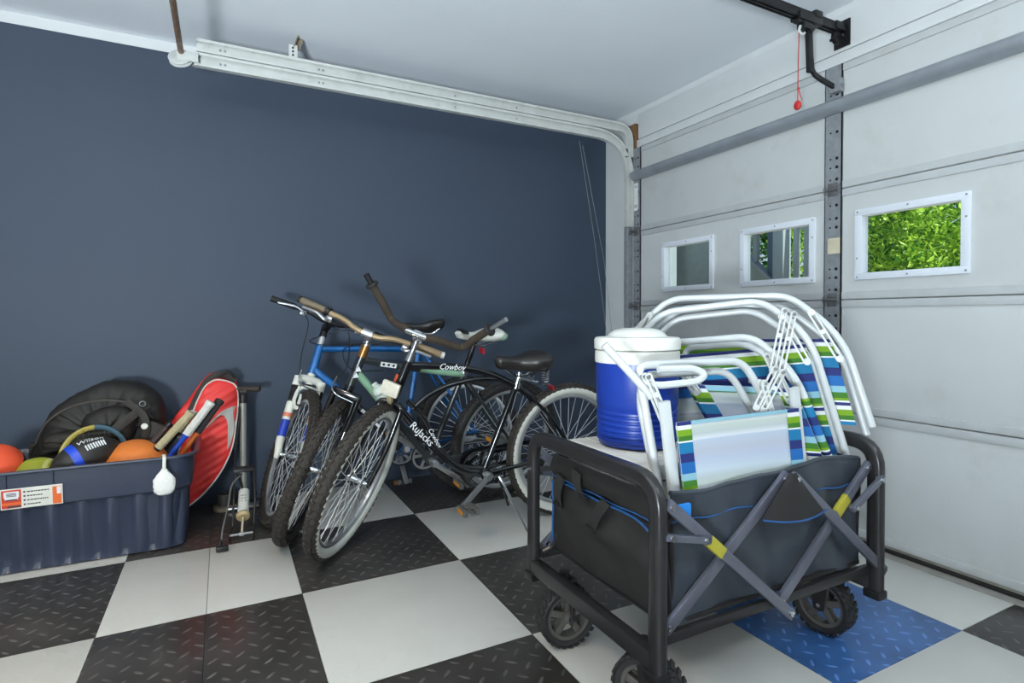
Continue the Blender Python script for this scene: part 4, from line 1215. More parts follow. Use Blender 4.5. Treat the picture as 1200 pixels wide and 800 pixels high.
    MB().cyl((0.304, 0, 0.665), (0.298, 0, 0.692), 0.020, 14).build('seat_clamp', M_chrome, b)
    MB().box((0.105, 0, 0.655), (0.008, 0.05, 0.03), Matrix.Rotation(0.3, 3, 'Y'), bev=0.003).build('rear_reflector', mat('red_reflector', (170, 36, 48), 0.3), b)
    crank(b, BB, math.radians(-42), 0.088, 44, M_chrome)
    chain(b, BB, (0, 0, 0.335), 0.088, 0.036)
    cgm = MB(); cgm.prism([(0.56, 0.30), (0.54, 0.36), (0.47, 0.378), (0.36, 0.372), (0.12, 0.385), (0.10, 0.36), (0.36, 0.335), (0.45, 0.335), (0.50, 0.30)], (0, -0.062, 0), (1, 0, 0), (0, 0, 1), 0.004)
    cgm.build('chain_guard', M_blk, b, smooth=False)
    ks = MB(); ks.tube(fillet([(0.405, 0.045, 0.262), (0.395, 0.070, 0.235), (0.305, 0.170, 0.024), (0.285, 0.180, 0.020)], 0.015), 0.0075, 8); ks.box((0.405, 0.03, 0.262), (0.045, 0.05, 0.014), bev=0.003)
    ks.build('kickstand', M_chrome, b)
    ux = V((-0.985, 0, -0.085)).normalized()
    text_obj('lettering', 'Cowboy', 0.038, (0.640, 0.0172, 0.783), ux, V((0, 1, 0)).cross(ux), M_lettering, b, shear=0.35, wide=0.95)
    ux = V((-0.69, 0, -0.72)).normalized()
    text_obj('lettering', 'RuJacks', 0.046, (0.775, 0.0200, 0.490), ux, V((0, 1, 0)).cross(ux), M_lettering, b, wide=1.0)
    ux = V((-0.50, 0, -0.86)).normalized()
    text_obj('lettering', 'Cowboy', 0.030, (0.712, 0.0140, 0.465), ux, V((0, 1, 0)).cross(ux), M_lettering, b, shear=0.2)
    pose(b, 1.5505, 2.4305, 3.1419, -0.0794)
cruiser()

def vbrake(root, g, st, m, nm='front_brake', y=0.036, m2=None):
    o = None
    for s in (-1, 1):
        a = g.s3(s * y, 0.235, 0.035); c = g.s3(s * (y + 0.012), 0.345, 0.045)
        mb = MB(st); mb.tube(fillet([a, g.s3(s * (y + 0.016), 0.27, 0.045), c], 0.03, 4), 0.0075, 8, flat=0.8); mb.cyl(a, a + g.n * 0.02, 0.011, 10)
        mb.box(g.s3(s * (y - 0.010), 0.285, 0.030), (0.055, 0.014, 0.014), Matrix.Rotation(math.radians(70), 3, 'Y'), bev=0.003)
        o = mb.build('brake_arm', m, root)
    MB(st).tube(fillet([g.s3(y + 0.01, 0.343, 0.046), g.s3(-y, 0.350, 0.050), g.s3(-y - 0.03, 0.372, 0.052), g.s3(-y - 0.025, 0.43, 0.045)], 0.025, 5), 0.0038, 8).build('brake_noodle', M_chrome, root)

# ------------------------------------------------ charcoal and mint mountain bike with bronze bar (middle)
def mint_bike():
    g = Geo(1.0559, 71, 0.04, 0.335, 1.0198)
    b = thing('bicycle', 'charcoal and mint green mountain bike with bronze handlebar, middle of the three', 'bicycle')
    st = g.st
    BB = V((0.458, 0, 0.284))
    ht0, ht1 = g.s3(0, 0.405, 0), g.s3(0, 0.545, 0)
    fr = MB()
    fr.cyl(ht0, ht1, 0.021, 16)
    fr.tube([(0.838, 0, 0.822), (0.667, 0, 0.785), (0.305, 0, 0.722)], 0.0165, 12)
    fr.tube([(0.300, 0, 0.735), BB], 0.0155, 12)
    fr.cyl(BB - V((0, 0.036, 0)), BB + V((0, 0.036, 0)), 0.025, 16)
    for s in (-1, 1):
        fr.tube(fillet([(0.305, s * 0.012, 0.715), (0.27, s * 0.042, 0.665), (0.0, s * 0.062, 0.335)], 0.05), 0.0085, 8)
        fr.tube(fillet([(0.45, s * 0.022, 0.284), (0.38, s * 0.045, 0.292), (0.0, s * 0.062, 0.335)], 0.05), 0.0095, 8)
        fr.box((0, s * 0.062, 0.335), (0.04, 0.005, 0.035), bev=0.002)
    fo = fr.build('frame', M_gry, b)
    MB().tube([(0.868, 0, 0.775), (0.80, 0, 0.695), (0.70, 0, 0.574)], 0.0185, 12).build('down_tube_fade', M_mint, b)
    MB().tube([(0.70, 0, 0.574), (0.60, 0, 0.452), BB], 0.0184, 12).build('down_tube', M_gry, b)
    MB().tube([(0.55, 0, 0.7645), (0.305, 0, 0.7222)], 0.0172, 12).build('top_tube_fade', M_mint, b)
    bd = MB(); bd.prism([(-0.040, -0.011), (0.040, -0.011), (0.040, 0.011), (-0.040, 0.011)], (0.715, 0.0168, 0.796), (-0.98, 0, -0.18), (-0.18, 0, 0.98), 0.001)
    bo = bd.build('white_decal', M_lettering, b, smooth=False)
    for k in (-1, 0, 1):
        q = V((0.715, 0.0182, 0.796)) + V((-0.98, 0, -0.18)) * 0.025 * k
        MB().cyl(q, q + V((0, 0.0008, 0)), 0.0062, 10).build('decal_dot', M_black_plas, b)
    MB(st).cyl(g.s3(0, 0.545, 0), g.s3(0, 0.600, 0), 0.0215, 14).build('headset', mat('bronze_collar', (150, 108, 62), 0.35, 0.7), b)
    hd = MB()
    for k, (dx, dz) in enumerate(((0.0, 0.018), (0.0, -0.012))):
        c = g.s3(0.0212, 0.47, 0) + g.a * dz
        hd.prism([(-0.014, -0.010), (0.014, -0.010), (0.0, 0.016)], c, (-1, 0, 0), (0, 0, 1), 0.001)
    hd.build('head_badge', M_lettering, b, smooth=False, kind='stuff')
    fk = MB(st)
    fk.cyl(g.s3(0, 0.355, 0), g.s3(0, 0.405, 0), 0.022, 14)
    fk.box(g.s3(0, 0.362, 0.005), (0.05, 0.14, 0.034), Matrix.Rotation(math.radians(-19), 3, 'Y'), bev=0.010)
    for s in (-1, 1):
        fk.tube([g.s3(s * 0.058, 0.37, 0.005), g.s3(s * 0.058, 0.18, 0.010)], 0.0145, 12)
        fk.tube([g.s3(s * 0.058, 0.20, 0.010), g.ax + V((0, s * 0.058, 0.0))], [0.019, 0.015], 12)
        fk.box(g.ax + V((0, s * 0.058, 0)), (0.03, 0.008, 0.034), bev=0.003)
    fk.build('fork', M_blk, b)
    vbrake(b, g, st, M_black_metal)
    bike_wheel(b, 'front_wheel', g, g.ax, st, 0.027, M_tyre, False, mat('black_rim', (40, 40, 42), 0.3, 0.5))
    bike_wheel(b, 'rear_wheel', g, (0, 0, 0.335), None, 0.027, M_tyre_b)
    c0 = g.s3(0, 0.6594, 0.0757)
    sm = MB(st); sm.cyl(g.s3(0, 0.595, 0), g.s3(0, 0.655, 0), 0.0185, 14); sm.bar(g.s3(0, 0.635, 0.005), c0, 0.034, 0.034, g.a, 0.008)
    sm.cyl(c0 - V((0, 0.024, 0)), c0 + V((0, 0.024, 0)), 0.0215, 14)
    sm.build('stem', M_alu, b)
    hb = MB(st)
    E_ = V((-0.050, 0.3382, 0.0141))
    for s in (1, -1):
        hb.tube(fillet([c0, c0 + V((0, s * 0.055, 0)), c0 + V((-0.004, s * 0.115, 0.022)), c0 + V((E_.x, s * E_.y, E_.z))], 0.03, 5), 0.0125, 12)
    hbo = hb.build('handlebar', M_tan, b)
    for s in (1, -1):
        e = c0 + V((E_.x, s * E_.y, E_.z)); i = c0 + V((-0.004, s * 0.115, 0.022)); d = (e - i).normalized()
        MB(st).tube([e - d * 0.125, e - d * 0.12, e - d * 0.06, e - d * 0.004], [0.0165, 0.0175, 0.0175, 0.0165], 12).build('grip', M_tan if s == 1 else mat('olive_grip', (112, 100, 80), 0.6), hbo)
        MB(st).cyl(e - d * 0.004, e + d * 0.012, 0.0155, 12).build('bar_plug', M_black_rub if s == -1 else M_fork_w, hbo)
        MB(st).lathe([(0.013, -0.010), (0.022, -0.010), (0.022, 0.010), (0.013, 0.010)], e - d * 0.142, d, 16).build('shifter', M_black_plas, hbo)
        lv = MB(st); lever(lv, g, s, c0 + V((0, 0, 0.018)), 0.178, 0.300, 0, 0.008); lv.build('brake_lever', M_alu, hbo)
    saddle(b, (0.236, 0, 0.925), 0.275, 0.080, 0.024, 0.034, M_fork_w, 0.03)
    for q, s_, m in (((0.118, 0.045, 0.930), (0.045, 0.05, 0.03), M_mint), ((0.325, 0, 0.948), (0.09, 0.03, 0.012), M_black_plas)):
        MB().ball(q, (s_[0] / 2 * 1.3, s_[1] / 2 * 1.3, s_[2] / 2 * 1.6), 12, 8).build('saddle_accent', m, b)
    MB().cyl((0.300, 0, 0.73), (0.252, 0, 0.892), 0.0138, 12).build('seatpost', M_black_metal, b)
    MB().cyl((0.306, 0, 0.712), (0.297, 0, 0.742), 0.019, 12).build('seat_clamp', M_alu, b)
    MB().box((0.205, 0, 0.845), (0.012, 0.045, 0.03), Matrix.Rotation(0.25, 3, 'Y'), bev=0.004).build('rear_reflector', mat('red_reflector', (170, 36, 48), 0.3), b)
    crank(b, BB, math.radians(215), 0.078, 40, M_alu)
    chain(b, BB, (0, 0, 0.335), 0.078, 0.034)
    cg = MB()
    for k, r in enumerate((0.055, 0.048, 0.041, 0.034)): cg.lathe([(0.012, 0), (r, 0), (r, 0.002), (0.012, 0.002)], (0, -0.036 - 0.005 * (3 - k) * -1 - 0.015, 0.335), (0, 1, 0), 24)
    cg.build('cassette', M_alu, b)
    dr = MB(); dr.box((-0.01, -0.065, 0.275), (0.03, 0.02, 0.09), bev=0.004); dr.cyl((0.01, -0.07, 0.245), (0.01, -0.055, 0.245), 0.020, 14); dr.cyl((0.02, -0.07, 0.195), (0.02, -0.055, 0.195), 0.020, 14)
    dr.build('derailleur', M_black_metal, b)
    ks = MB(); ks.tube([(0.13, 0.066, 0.31), (0.105, 0.10, 0.20), (0.062, 0.185, 0.036)], 0.006, 8); ks.build('kickstand', M_black_metal, b)
    bt = MB(); bx = V((0.735, 0.022, 0.615)); dd = V((-0.64, 0, -0.77))
    bt.lathe([(0.0, -0.095), (0.014, -0.09), (0.017, -0.070), (0.030, -0.060), (0.034, -0.045), (0.034, 0.075), (0.030, 0.08), (0, 0.08)], bx + V((0.0, 0.03, 0.035)), dd, 20)
    bt.build('drink_bottle', mat('bottle_pale', (196, 206, 196), 0.35, var=0.05), b)
    for t in (-0.045, 0.03):
        MB().lathe([(0.0345, -0.002), (0.037, -0.002), (0.037, 0.002), (0.0345, 0.002)], bx + V((0, 0.03, 0.035)) + dd * t, dd, 20, closed=True).build('bottle_cage', M_alu, b)
    cable(b, [st(c0 + V((0.02, 0.16, 0.02))), st(c0 + V((0.10, 0.08, 0.03))), g.s3(0.03, 0.56, 0.10), g.s3(0.02, 0.48, 0.03), (0.74, 0.018, 0.77)])
    cable(b, [st(c0 + V((0.02, -0.16, 0.02))), st(c0 + V((0.10, -0.06, 0.02))), st(g.s3(-0.03, 0.50, 0.09)), st(g.s3(-0.058, 0.43, 0.045))])
    pose(b, 1.3854, 2.8395, 3.242, -0.1863)
mint_bike()

# ------------------------------------------------ blue mountain bike with white suspension fork (against the wall)
def blue_bike():
    g = Geo(1.0596, 71, 0.04, 0.335, 1.6673)
    b = thing('bicycle', 'blue mountain bike with white suspension fork, leaning nearest the navy wall', 'bicycle')
    st = g.st
    BB = V((0.426, 0, 0.279))
    fr = MB()
    fr.cyl(g.s3(0, 0.435, 0), g.s3(0, 0.595, 0), 0.0225, 16)
    fr.tube([(0.832, 0, 0.868), (0.55, 0, 0.862), (0.268, 0, 0.848)], 0.0165, 12)
    fr.tube([(0.258, 0, 0.885), BB], 0.0165, 12)
    fr.tube([(0.872, 0, 0.762), (0.80, 0, 0.692), (0.70, 0, 0.590)], 0.0215, 14)
    fr.cyl(BB - V((0, 0.036, 0)), BB + V((0, 0.036, 0)), 0.025, 16)
    for s in (-1, 1):
        fr.tube(fillet([(0.268, s * 0.012, 0.845), (0.235, s * 0.042, 0.785), (0.0, s * 0.062, 0.335)], 0.05), 0.0095, 8)
        fr.tube(fillet([(0.42, s * 0.022, 0.279), (0.35, s * 0.045, 0.288), (0.0, s * 0.062, 0.335)], 0.05), 0.0105, 8)
        fr.box((0, s * 0.062, 0.335), (0.04, 0.005, 0.035), bev=0.002)
    fr.build('frame', M_blu, b)
    MB().tube([(0.705, 0, 0.595), (0.56, 0, 0.432), BB], 0.0217, 14).build('down_tube', M_blk, b)
    dc = MB()
    for k, (t, w) in enumerate(((0.08, 0.020), (0.17, 0.016), (0.26, 0.018), (0.35, 0.014))):
        q = V((0.705, 0.0215, 0.595)) + (BB - V((0.705, 0, 0.595))) * t * 1.4
        dc.bar(q, q + V((-0.02, 0, -0.022)), 0.002, w, (0.7, 0, -0.7))
    dc.build('decal', M_lettering, b, smooth=False, kind='stuff')
    # suspension fork
    cr = MB(st)
    cr.cyl(g.s3(0, 0.375, 0), g.s3(0, 0.435, 0), 0.020, 14)
    cr.tube(fillet([g.s3(-0.062, 0.375, 0.012), g.s3(-0.045, 0.402, 0.008), g.s3(0.045, 0.402, 0.008), g.s3(0.062, 0.375, 0.012)], 0.02), 0.0205, 10)
    for s in (-1, 1): cr.cyl(g.s3(s * 0.062, 0.352, 0.012), g.s3(s * 0.062, 0.402, 0.012), 0.0215, 14)
    fko = cr.build('fork_crown', M_fork_w, b)
    for s in (-1, 1):
        bp = MB(st)
        pr = []
        for k in range(9): pr += [(0.0185, k * 0.010), (0.0225, k * 0.010 + 0.005)]
        bp.lathe(pr, g.s3(s * 0.062, 0.262, 0.014), g.a, 14); bp.build('rubber_boot', M_black_rub, fko)
        lg = MB(st)
        ax = g.ax + V((0, s * 0.060, 0))
        lg.tube([g.s3(s * 0.062, 0.270, 0.014), g.s3(s * 0.062, 0.24, 0.014), g.s3(s * 0.062, 0.06, 0.020), ax + V((0, 0, 0.01)), ax - V((0, 0, 0.02))], [0.0205, 0.0215, 0.0195, 0.017, 0.012], 14)
        lo = lg.build('fork_leg', M_fork_w, b)
        dl = MB(st)
        a_, c_ = g.s3(s * 0.062, 0.17, 0.0165), g.s3(s * 0.062, 0.085, 0.0195)
        dl.tube([a_, c_], 0.0212, 14, cap=False); dl.build('decal', M_decal, lo)
        d2 = MB(st); d2.tube([g.s3(s * 0.062, 0.205, 0.0155), g.s3(s * 0.062, 0.185, 0.016)], 0.0218, 14, cap=False); d2.build('decal', mat('orange_decal', (214, 120, 92), 0.4), lo)
    MB(st).tube(fillet([g.s3(-0.058, 0.255, 0.025), g.s3(-0.050, 0.350, 0.040), g.s3(0.050, 0.350, 0.040), g.s3(0.058, 0.255, 0.025)], 0.04, 6), 0.0105, 8).build('fork_brace', M_fork_w, b)
    vbrake(b, g, st, M_fork_w, y=0.040)
    bike_wheel(b, 'front_wheel', g, g.ax, st, 0.027, M_tyre)
    bike_wheel(b, 'rear_wheel', g, (0, 0, 0.335), None, 0.027, M_tyre_b)
    c0 = g.s3(0, 0.7132, 0.0764)
    hs = MB(st); hs.cyl(g.s3(0, 0.592, 0), g.s3(0, 0.645, 0), 0.0215, 14); hs.build('headset', M_alu, b)
    sm = MB(st); sm.cyl(g.s3(0, 0.63, 0), g.s3(0, 0.715, 0), 0.0195, 14); sm.bar(g.s3(0, 0.690, 0.004), c0, 0.034, 0.034, g.a, 0.008); sm.cyl(c0 - V((0, 0.024, 0)), c0 + V((0, 0.024, 0)), 0.021, 14)
    sm.build('stem', M_black_metal, b)
    E_ = V((-0.0539, 0.3117, 0.0203)); hb = MB(st)
    for s in (1, -1): hb.tube(fillet([c0, c0 + V((0, s * 0.055, 0)), c0 + V((-0.004, s * 0.105, 0.018)), c0 + V((E_.x, s * E_.y, E_.z))], 0.03, 5), 0.0122, 12)
    hbo = hb.build('handlebar', M_black_metal, b)
    for s in (1, -1):
        e = c0 + V((E_.x, s * E_.y, E_.z)); i = c0 + V((-0.004, s * 0.105, 0.018)); d = (e - i).normalized()
        MB(st).tube([e - d * 0.13, e - d * 0.125, e - d * 0.01, e], [0.0155, 0.0168, 0.0168, 0.0172], 12).build('grip', M_black_rub, hbo)
        lv = MB(st); lever(lv, g, s, c0 + V((0, 0, 0.014)), 0.150, 0.285, 0, 0.010); lv.build('brake_lever', M_alu, hbo)
    saddle(b, (0.226, 0, 0.985), 0.27, 0.075, 0.024, 0.036, M_seat, 0.02)
    MB().cyl((0.264, 0, 0.865), (0.238, 0, 0.950), 0.0138, 12).build('seatpost', M_alu, b)
    MB().cyl((0.263, 0, 0.872), (0.257, 0, 0.895), 0.019, 12).build('seat_clamp', M_alu, b)
    crank(b, BB, math.radians(80), 0.075, 40, M_alu)
    chain(b, BB, (0, 0, 0.335), 0.075, 0.034)
    cg = MB()
    for k, r in enumerate((0.055, 0.048, 0.041, 0.034)): cg.lathe([(0.012, 0), (r, 0), (r, 0.002), (0.012, 0.002)], (0, -0.036 - 0.005 * k, 0.335), (0, 1, 0), 24)
    cg.build('cassette', M_alu, b)
    cable(b, [st(c0 + V((0.02, -0.14, 0.0))), st(c0 + V((0.10, -0.12, -0.05))), st(g.s3(-0.10, 0.50, 0.10)), st(g.s3(-0.07, 0.40, 0.05))])
    cable(b, [st(c0 + V((0.02, 0.14, 0.0))), st(c0 + V((0.09, 0.05, -0.02))), g.s3(0.04, 0.60, 0.06), (0.80, 0.02, 0.885), (0.5, 0.018, 0.882)])
    pose(b, 1.306, 2.9696, 3.2081, 0.2828)
blue_bike()
# ================================================================== STORAGE TUB AND SPORTS GEAR
M_tub = mat('tub_plastic', (50, 58, 77), 0.34, var=0.06, vscale=5, coat=0.15)
tub = thing('storage_tub', 'large navy blue plastic storage tub with ribbed lower walls and an orange and white label', 'tub', (-0.64, 3.01, 0))
def rr(x0, x1, y0, y1, r, n=10):
    pts = []
    for cx, cy, a0 in ((x1 - r, y0 + r, -PI / 2), (x1 - r, y1 - r, 0), (x0 + r, y1 - r, PI / 2), (x0 + r, y0 + r, PI)):
        for k in range(n + 1):
            a = a0 + PI / 2 * k / n
            pts.append((cx + r * math.cos(a), cy + r * math.sin(a)))
    out = []
    for i in range(len(pts)):
        p, q = V((*pts[i], 0)), V((*pts[(i + 1) % len(pts)], 0))
        m = max(1, int((q - p).length / 0.012))
        for k in range(m): out.append(p + (q - p) * k / m)
    return out
TB = MB()
NP = None
def lvl(x0, x1, y0, y1, r, z, fl=0.0):
    global NP
    base = rr(x0, x1, y0, y1, r)
    L = [0.0]
    for i in range(len(base)): L.append(L[-1] + (base[(i + 1) % len(base)] - base[i]).length)
    tot = L[-1]
    if NP is None: NP = 300
    ring = []
    for k in range(NP):
        t = tot * k / NP
        j = max(i for i in range(len(base)) if L[i] <= t + 1e-9)
        p, q = base[j], base[(j + 1) % len(base)]
        d = L[j + 1] - L[j]
        pt = p + (q - p) * ((t - L[j]) / d if d > 1e-9 else 0)
        tn = (q - p).normalized() if d > 1e-9 else V((1, 0, 0))
        nrm = V((tn.y, -tn.x, 0))
        g = max(0.0, math.cos(k / NP * 2 * PI * 27)) ** 0.7 if fl else 0
        g2 = (1 - abs(math.sin(k / NP * PI * 27)) ** 3)
        ring.append(TB.vert((pt.x - nrm.x * fl * g2 * -1 * 0 - nrm.x * fl * (1 - g2), pt.y - nrm.y * fl * (1 - g2), z)))
    return ring
o_ = lambda d: (-1.17 - d, -0.115 + d, 2.785 - d, 3.245 + d)
rings = [lvl(*o_(-0.050), 0.06, 0.003), lvl(*o_(-0.042), 0.07, 0.007), lvl(*o_(-0.038), 0.075, 0.03, 0.024), lvl(*o_(-0.030), 0.08, 0.20, 0.024), lvl(*o_(-0.028), 0.08, 0.240, 0.016), lvl(*o_(-0.028), 0.08, 0.258), lvl(*o_(-0.014), 0.085, 0.266), lvl(*o_(-0.010), 0.085, 0.30), lvl(*o_(-0.002), 0.09, 0.398), lvl(*o_(0.012), 0.10, 0.400), lvl(*o_(0.015), 0.10, 0.406), lvl(*o_(0.012), 0.10, 0.412), lvl(*o_(-0.004), 0.088, 0.412), lvl(*o_(-0.008), 0.085, 0.404), lvl(*o_(-0.016), 0.08, 0.30), lvl(*o_(-0.036), 0.075, 0.25), lvl(*o_(-0.060), 0.065, 0.02), lvl(*o_(-0.075), 0.055, 0.012)]
for A, B in zip(rings, rings[1:]):
    for k in range(NP): TB.face([A[k], A[(k + 1) % NP], B[(k + 1) % NP], B[k]])
TB.face(rings[0][::-1]); TB.face(rings[-1])
TB.build('body', M_tub, tub, angle=50)
for x in (-0.745, -0.602):
    MB().bar((x, 2.7795, 0.40), (x, 2.789, 0.335), 0.004, 0.004, (0, -1, 0)).build('moulded_rib', M_tub, tub, smooth=False)
# label
LBx0, LBx1, LBz0, LBz1, LY = -0.762, -0.572, 0.266, 0.346, 2.7765
def lrect(mb, x0, x1, z0, z1, d=0.0): mb.grid(lambda u, v: (x0 + (x1 - x0) * u, LY - d + (0.39 - (z0 + (z1 - z0) * v)) * 0.085 + 0.004, z0 + (z1 - z0) * v), 1, 1, 0.0006, (0, 1, 0))
b = MB(); lrect(b, LBx0, LBx1, LBz0, LBz1); lab = b.build('label', mat('label_white', (222, 222, 212), 0.5), tub, smooth=False)
M_lo = mat('label_orange', (228, 104, 42), 0.5); M_lr = mat('label_red', (206, 58, 40), 0.5)
b = MB(); lrect(b, LBx0 + 0.003, LBx0 + 0.062, LBz0 + 0.004, LBz1 - 0.005, 0.001); b.build('label_panel', M_lr, lab, smooth=False)
b = MB(); lrect(b, LBx1 - 0.032, LBx1 - 0.004, LBz0 + 0.003, LBz1 - 0.008, 0.001); b.build('label_orange_panel', M_lo, lab, smooth=False)
b = MB(); lrect(b, LBx0 + 0.003, LBx0 + 0.062, LBz0 + 0.016, LBz0 + 0.026, 0.0016); b.build('label_orange_strip', M_lo, lab, smooth=False)
b = MB(); lrect(b, LBx1 - 0.018, LBx1 - 0.005, LBz0 + 0.042, LBz1 - 0.010, 0.0016); lrect(b, LBx0 + 0.010, LBx0 + 0.056, LBz0 + 0.046, LBz1 - 0.011, 0.0016); lrect(b, LBx0 + 0.013, LBx0 + 0.053, LBz0 + 0.038, LBz0 + 0.046, 0.0016); b.build('label_shield', M_lettering, lab, smooth=False)
b = MB(); lrect(b, LBx0 + 0.016, LBx0 + 0.050, LBz0 + 0.034, LBz0 + 0.039, 0.0022); lrect(b, LBx0 + 0.020, LBx0 + 0.060, LBz0 + 0.006, LBz0 + 0.013, 0.0016)
rnd = random.Random(2)
for k in range(4):
    z = LBz1 - 0.019 - k * 0.0165; x = LBx0 + 0.080
    while x < LBx0 + (0.148, 0.125, 0.142, 0.118)[k]:
        w = rnd.uniform(0.004, 0.009); lrect(b, x, x + w, z, z + 0.0045, 0.001); x += w + 0.0018
    lrect(b, LBx0 + 0.069, LBx0 + 0.075, z - 0.001, z + 0.006, 0.001)
for k in range(3): lrect(b, LBx0 + 0.018, LBx0 + 0.048, LBz0 + 0.050 + k * 0.005, LBz0 + 0.0525 + k * 0.005, 0.0024)
b.build('label_print', mat('label_ink', (60, 58, 60), 0.5), lab, smooth=False, kind='stuff')

# balls
def ball_mat(nm, c, bump=0.25): return mat(nm, c, 0.55, var=0.06, vscale=10, bump=bump, bscale=320)
tag(MB().ball((-0.358, 3.000, 0.316), 0.140, 32, 20).build('ball', ball_mat('orange_rubber', (226, 126, 54)), None, loc=(-0.358, 3.000, 0.316)), 'big plain orange ball in the middle of the navy tub', 'ball')
bk = thing('ball', 'red-orange ball with a black band at the left end of the navy tub', 'ball', (-0.835, 2.985, 0.385))
MB().ball((-0.835, 2.985, 0.385), 0.104, 28, 18).build('skin', ball_mat('red_orange_rubber', (236, 88, 52)), bk)
MB().lathe([(0.1046 * math.cos(a), 0.1046 * math.sin(a)) for a in (-0.12, -0.04, 0.04, 0.12)] + [(0.101 * math.cos(a), 0.101 * math.sin(a)) for a in (0.12, -0.12)], (-0.835, 2.985, 0.385), (-0.25, -0.75, 1.0), 40, closed=True).build('band', M_black_rub, bk)
gb = thing('ball', 'yellow-green ball half sunk in the navy tub beside the football', 'ball', (-0.694, 2.975, 0.322))
MB().ball((-0.694, 2.975, 0.322), 0.098, 28, 18).build('skin', ball_mat('olive_yellow', (158, 166, 52), 0.1), gb)
MB().lathe([(0.0985 * math.cos(a), 0.0985 * math.sin(a)) for a in (0.52, 0.60, 0.68)] + [(0.095 * math.cos(a), 0.095 * math.sin(a)) for a in (0.68, 0.52)], (-0.694, 2.975, 0.322), (1, -0.15, 0.15), 36, closed=True).build('panel_seam', mat('pale_seam', (196, 196, 120), 0.5), gb)
# football
FC = V((-0.527, 2.950, 0.408)); FA = V((0.80, 0.42, 0.30)).normalized()
fb = thing('football', 'black and grey football with a blue band and white laces', 'football', FC)
M_fb = mat('football_black', (44, 42, 40), 0.5, var=0.15, vscale=30, bump=0.3, bscale=260)
fp = []
for k in range(25):
    t = -1 + 2 * k / 24
    fp.append((max(0.0, 0.077 * (1 - abs(t) ** 2.0) ** 0.72), t * 0.135))
MB().lathe(fp, FC, FA, 28).build('skin', M_fb, fb)
def fr_(t): return 0.077 * (1 - abs(t) ** 2.0) ** 0.72
bp = [(fr_(t) + 0.0008, t * 0.135) for t in (-0.42, -0.35, -0.28, -0.20)]
MB().lathe(bp + [(fr_(-0.20) - 0.003, -0.20 * 0.135), (fr_(-0.42) - 0.003, -0.42 * 0.135)], FC, FA, 28, closed=True).build('blue_band', mat('football_blue', (28, 74, 206), 0.4), fb)
fx = (V((0, -1, 0.25)) - FA * V((0, -1, 0.25)).dot(FA)).normalized(); fz = fx.cross(FA)
if fz.z < 0: fz = -fz
lc = MB()
for k in range(8):
    t = 0.02 + k * 0.072; e = (fx * 0.92 + fz * 0.30).normalized()
    p = FC + FA * t * 0.135 + e * (fr_(t) + 0.001)
    lc.bar(p - fz * 0.012, p + fz * 0.012, 0.005, 0.004, e)
lc.build('laces', M_lettering, fb, smooth=False)
def fbend(x, y, z):
    t = x / 0.135 + 0.22
    ang = 0.80 + y / 0.077
    e = fx * math.cos(ang) + fz * math.sin(ang)
    return FC + FA * t * 0.135 + e * (fr_(t) + 0.002 + z)
text_obj('lettering', 'Wilson', 0.034, FC, FA, fz, M_lettering, fb, shear=0.3, bend=fbend)
# racket head behind the football
hp = thing('racket', 'racket head with olive and teal rim standing behind the football', 'racket', (-0.50, 3.06, 0.34))
def rk(a): return V((-0.508 + 0.112 * math.cos(a), 3.020 + 0.01 * math.sin(a) + 0.03 * math.cos(a), 0.395 + 0.126 * math.sin(a)))
MB().tube([rk(PI * (0.50 + 0.72 * k / 24)) for k in range(25)], 0.011, 10, flat=0.6).build('frame_half', mat('olive_racket', (166, 150, 66), 0.4, var=0.05), hp)
MB().tube([rk(PI * (0.50 - 0.72 * k / 24)) for k in range(25)], 0.011, 10, flat=0.6).build('frame_half', mat('teal_racket', (62, 92, 106), 0.4, var=0.05), hp)
sg = MB()
for k in range(-5, 6):
    x = k * 0.018; h = 0.126 * math.sqrt(max(0, 1 - (x / 0.112) ** 2))
    sg.tube([(-0.508 + x, 3.020 + 0.27 * x, 0.395 - h), (-0.508 + x, 3.020 + 0.27 * x, 0.395 + h)], 0.0007, 4)
    z = k * 0.020; w = 0.112 * math.sqrt(max(0, 1 - (z / 0.126) ** 2))
    sg.tube([(-0.508 - w, 3.020 - 0.27 * w, 0.395 + z), (-0.508 + w, 3.020 + 0.27 * w, 0.395 + z)], 0.0007, 4)
sg.build('strings', mat('dark_string', (70, 70, 62), 0.5), hp, kind='stuff')
# racket handles sticking out of the tub
def handle(label, a, b, r, grip_m, butt_m, shaft_m, gl, ext=0.12, wraps=9, shaft_r=0.6):
    a, b = V(a), V(b); d = (b - a).normalized()
    t = thing('racket', label, 'racket', b + d * ext, 'racket handles in the tub' if False else None)
    L = (b - a).length
    g0, g1 = a, a + d * min(gl, L)
    pts = [g0 + (g1 - g0) * k / 30 for k in range(31)]
    MB().tube(pts, [r * (1.0 + (0.06 if k % 3 == 0 else 0)) for k in range(31)], 8, flat=0.85).build('grip', grip_m, t)
    MB().lathe([(r * 0.9, -0.012), (r * 1.15, -0.010), (r * 1.18, 0.004), (r * 1.0, 0.012)], a, d, 12).build('butt_cap', butt_m, t)
    MB().tube([g1, g1 + d * 0.02, b + d * ext], [r * 0.95, r * shaft_r, r * shaft_r], 10).build('shaft', shaft_m, t)
    return t
M_gw = mat('white_grip', (206, 204, 196), 0.7, var=0.08, vscale=60); M_gk = mat('black_grip', (44, 42, 42), 0.75, var=0.1, vscale=60)
M_gt = mat('tan_grip', (176, 164, 128), 0.75, var=0.1, vscale=60); M_bl = mat('racket_blue', (34, 72, 176), 0.35); M_or = mat('racket_orange', (222, 118, 48), 0.4)
handle('racket with worn tan grip, second handle from the left in the tub', (-0.140, 2.955, 0.562), (-0.272, 2.955, 0.41), 0.0175, M_gt, M_gt, M_black_plas, 0.19)
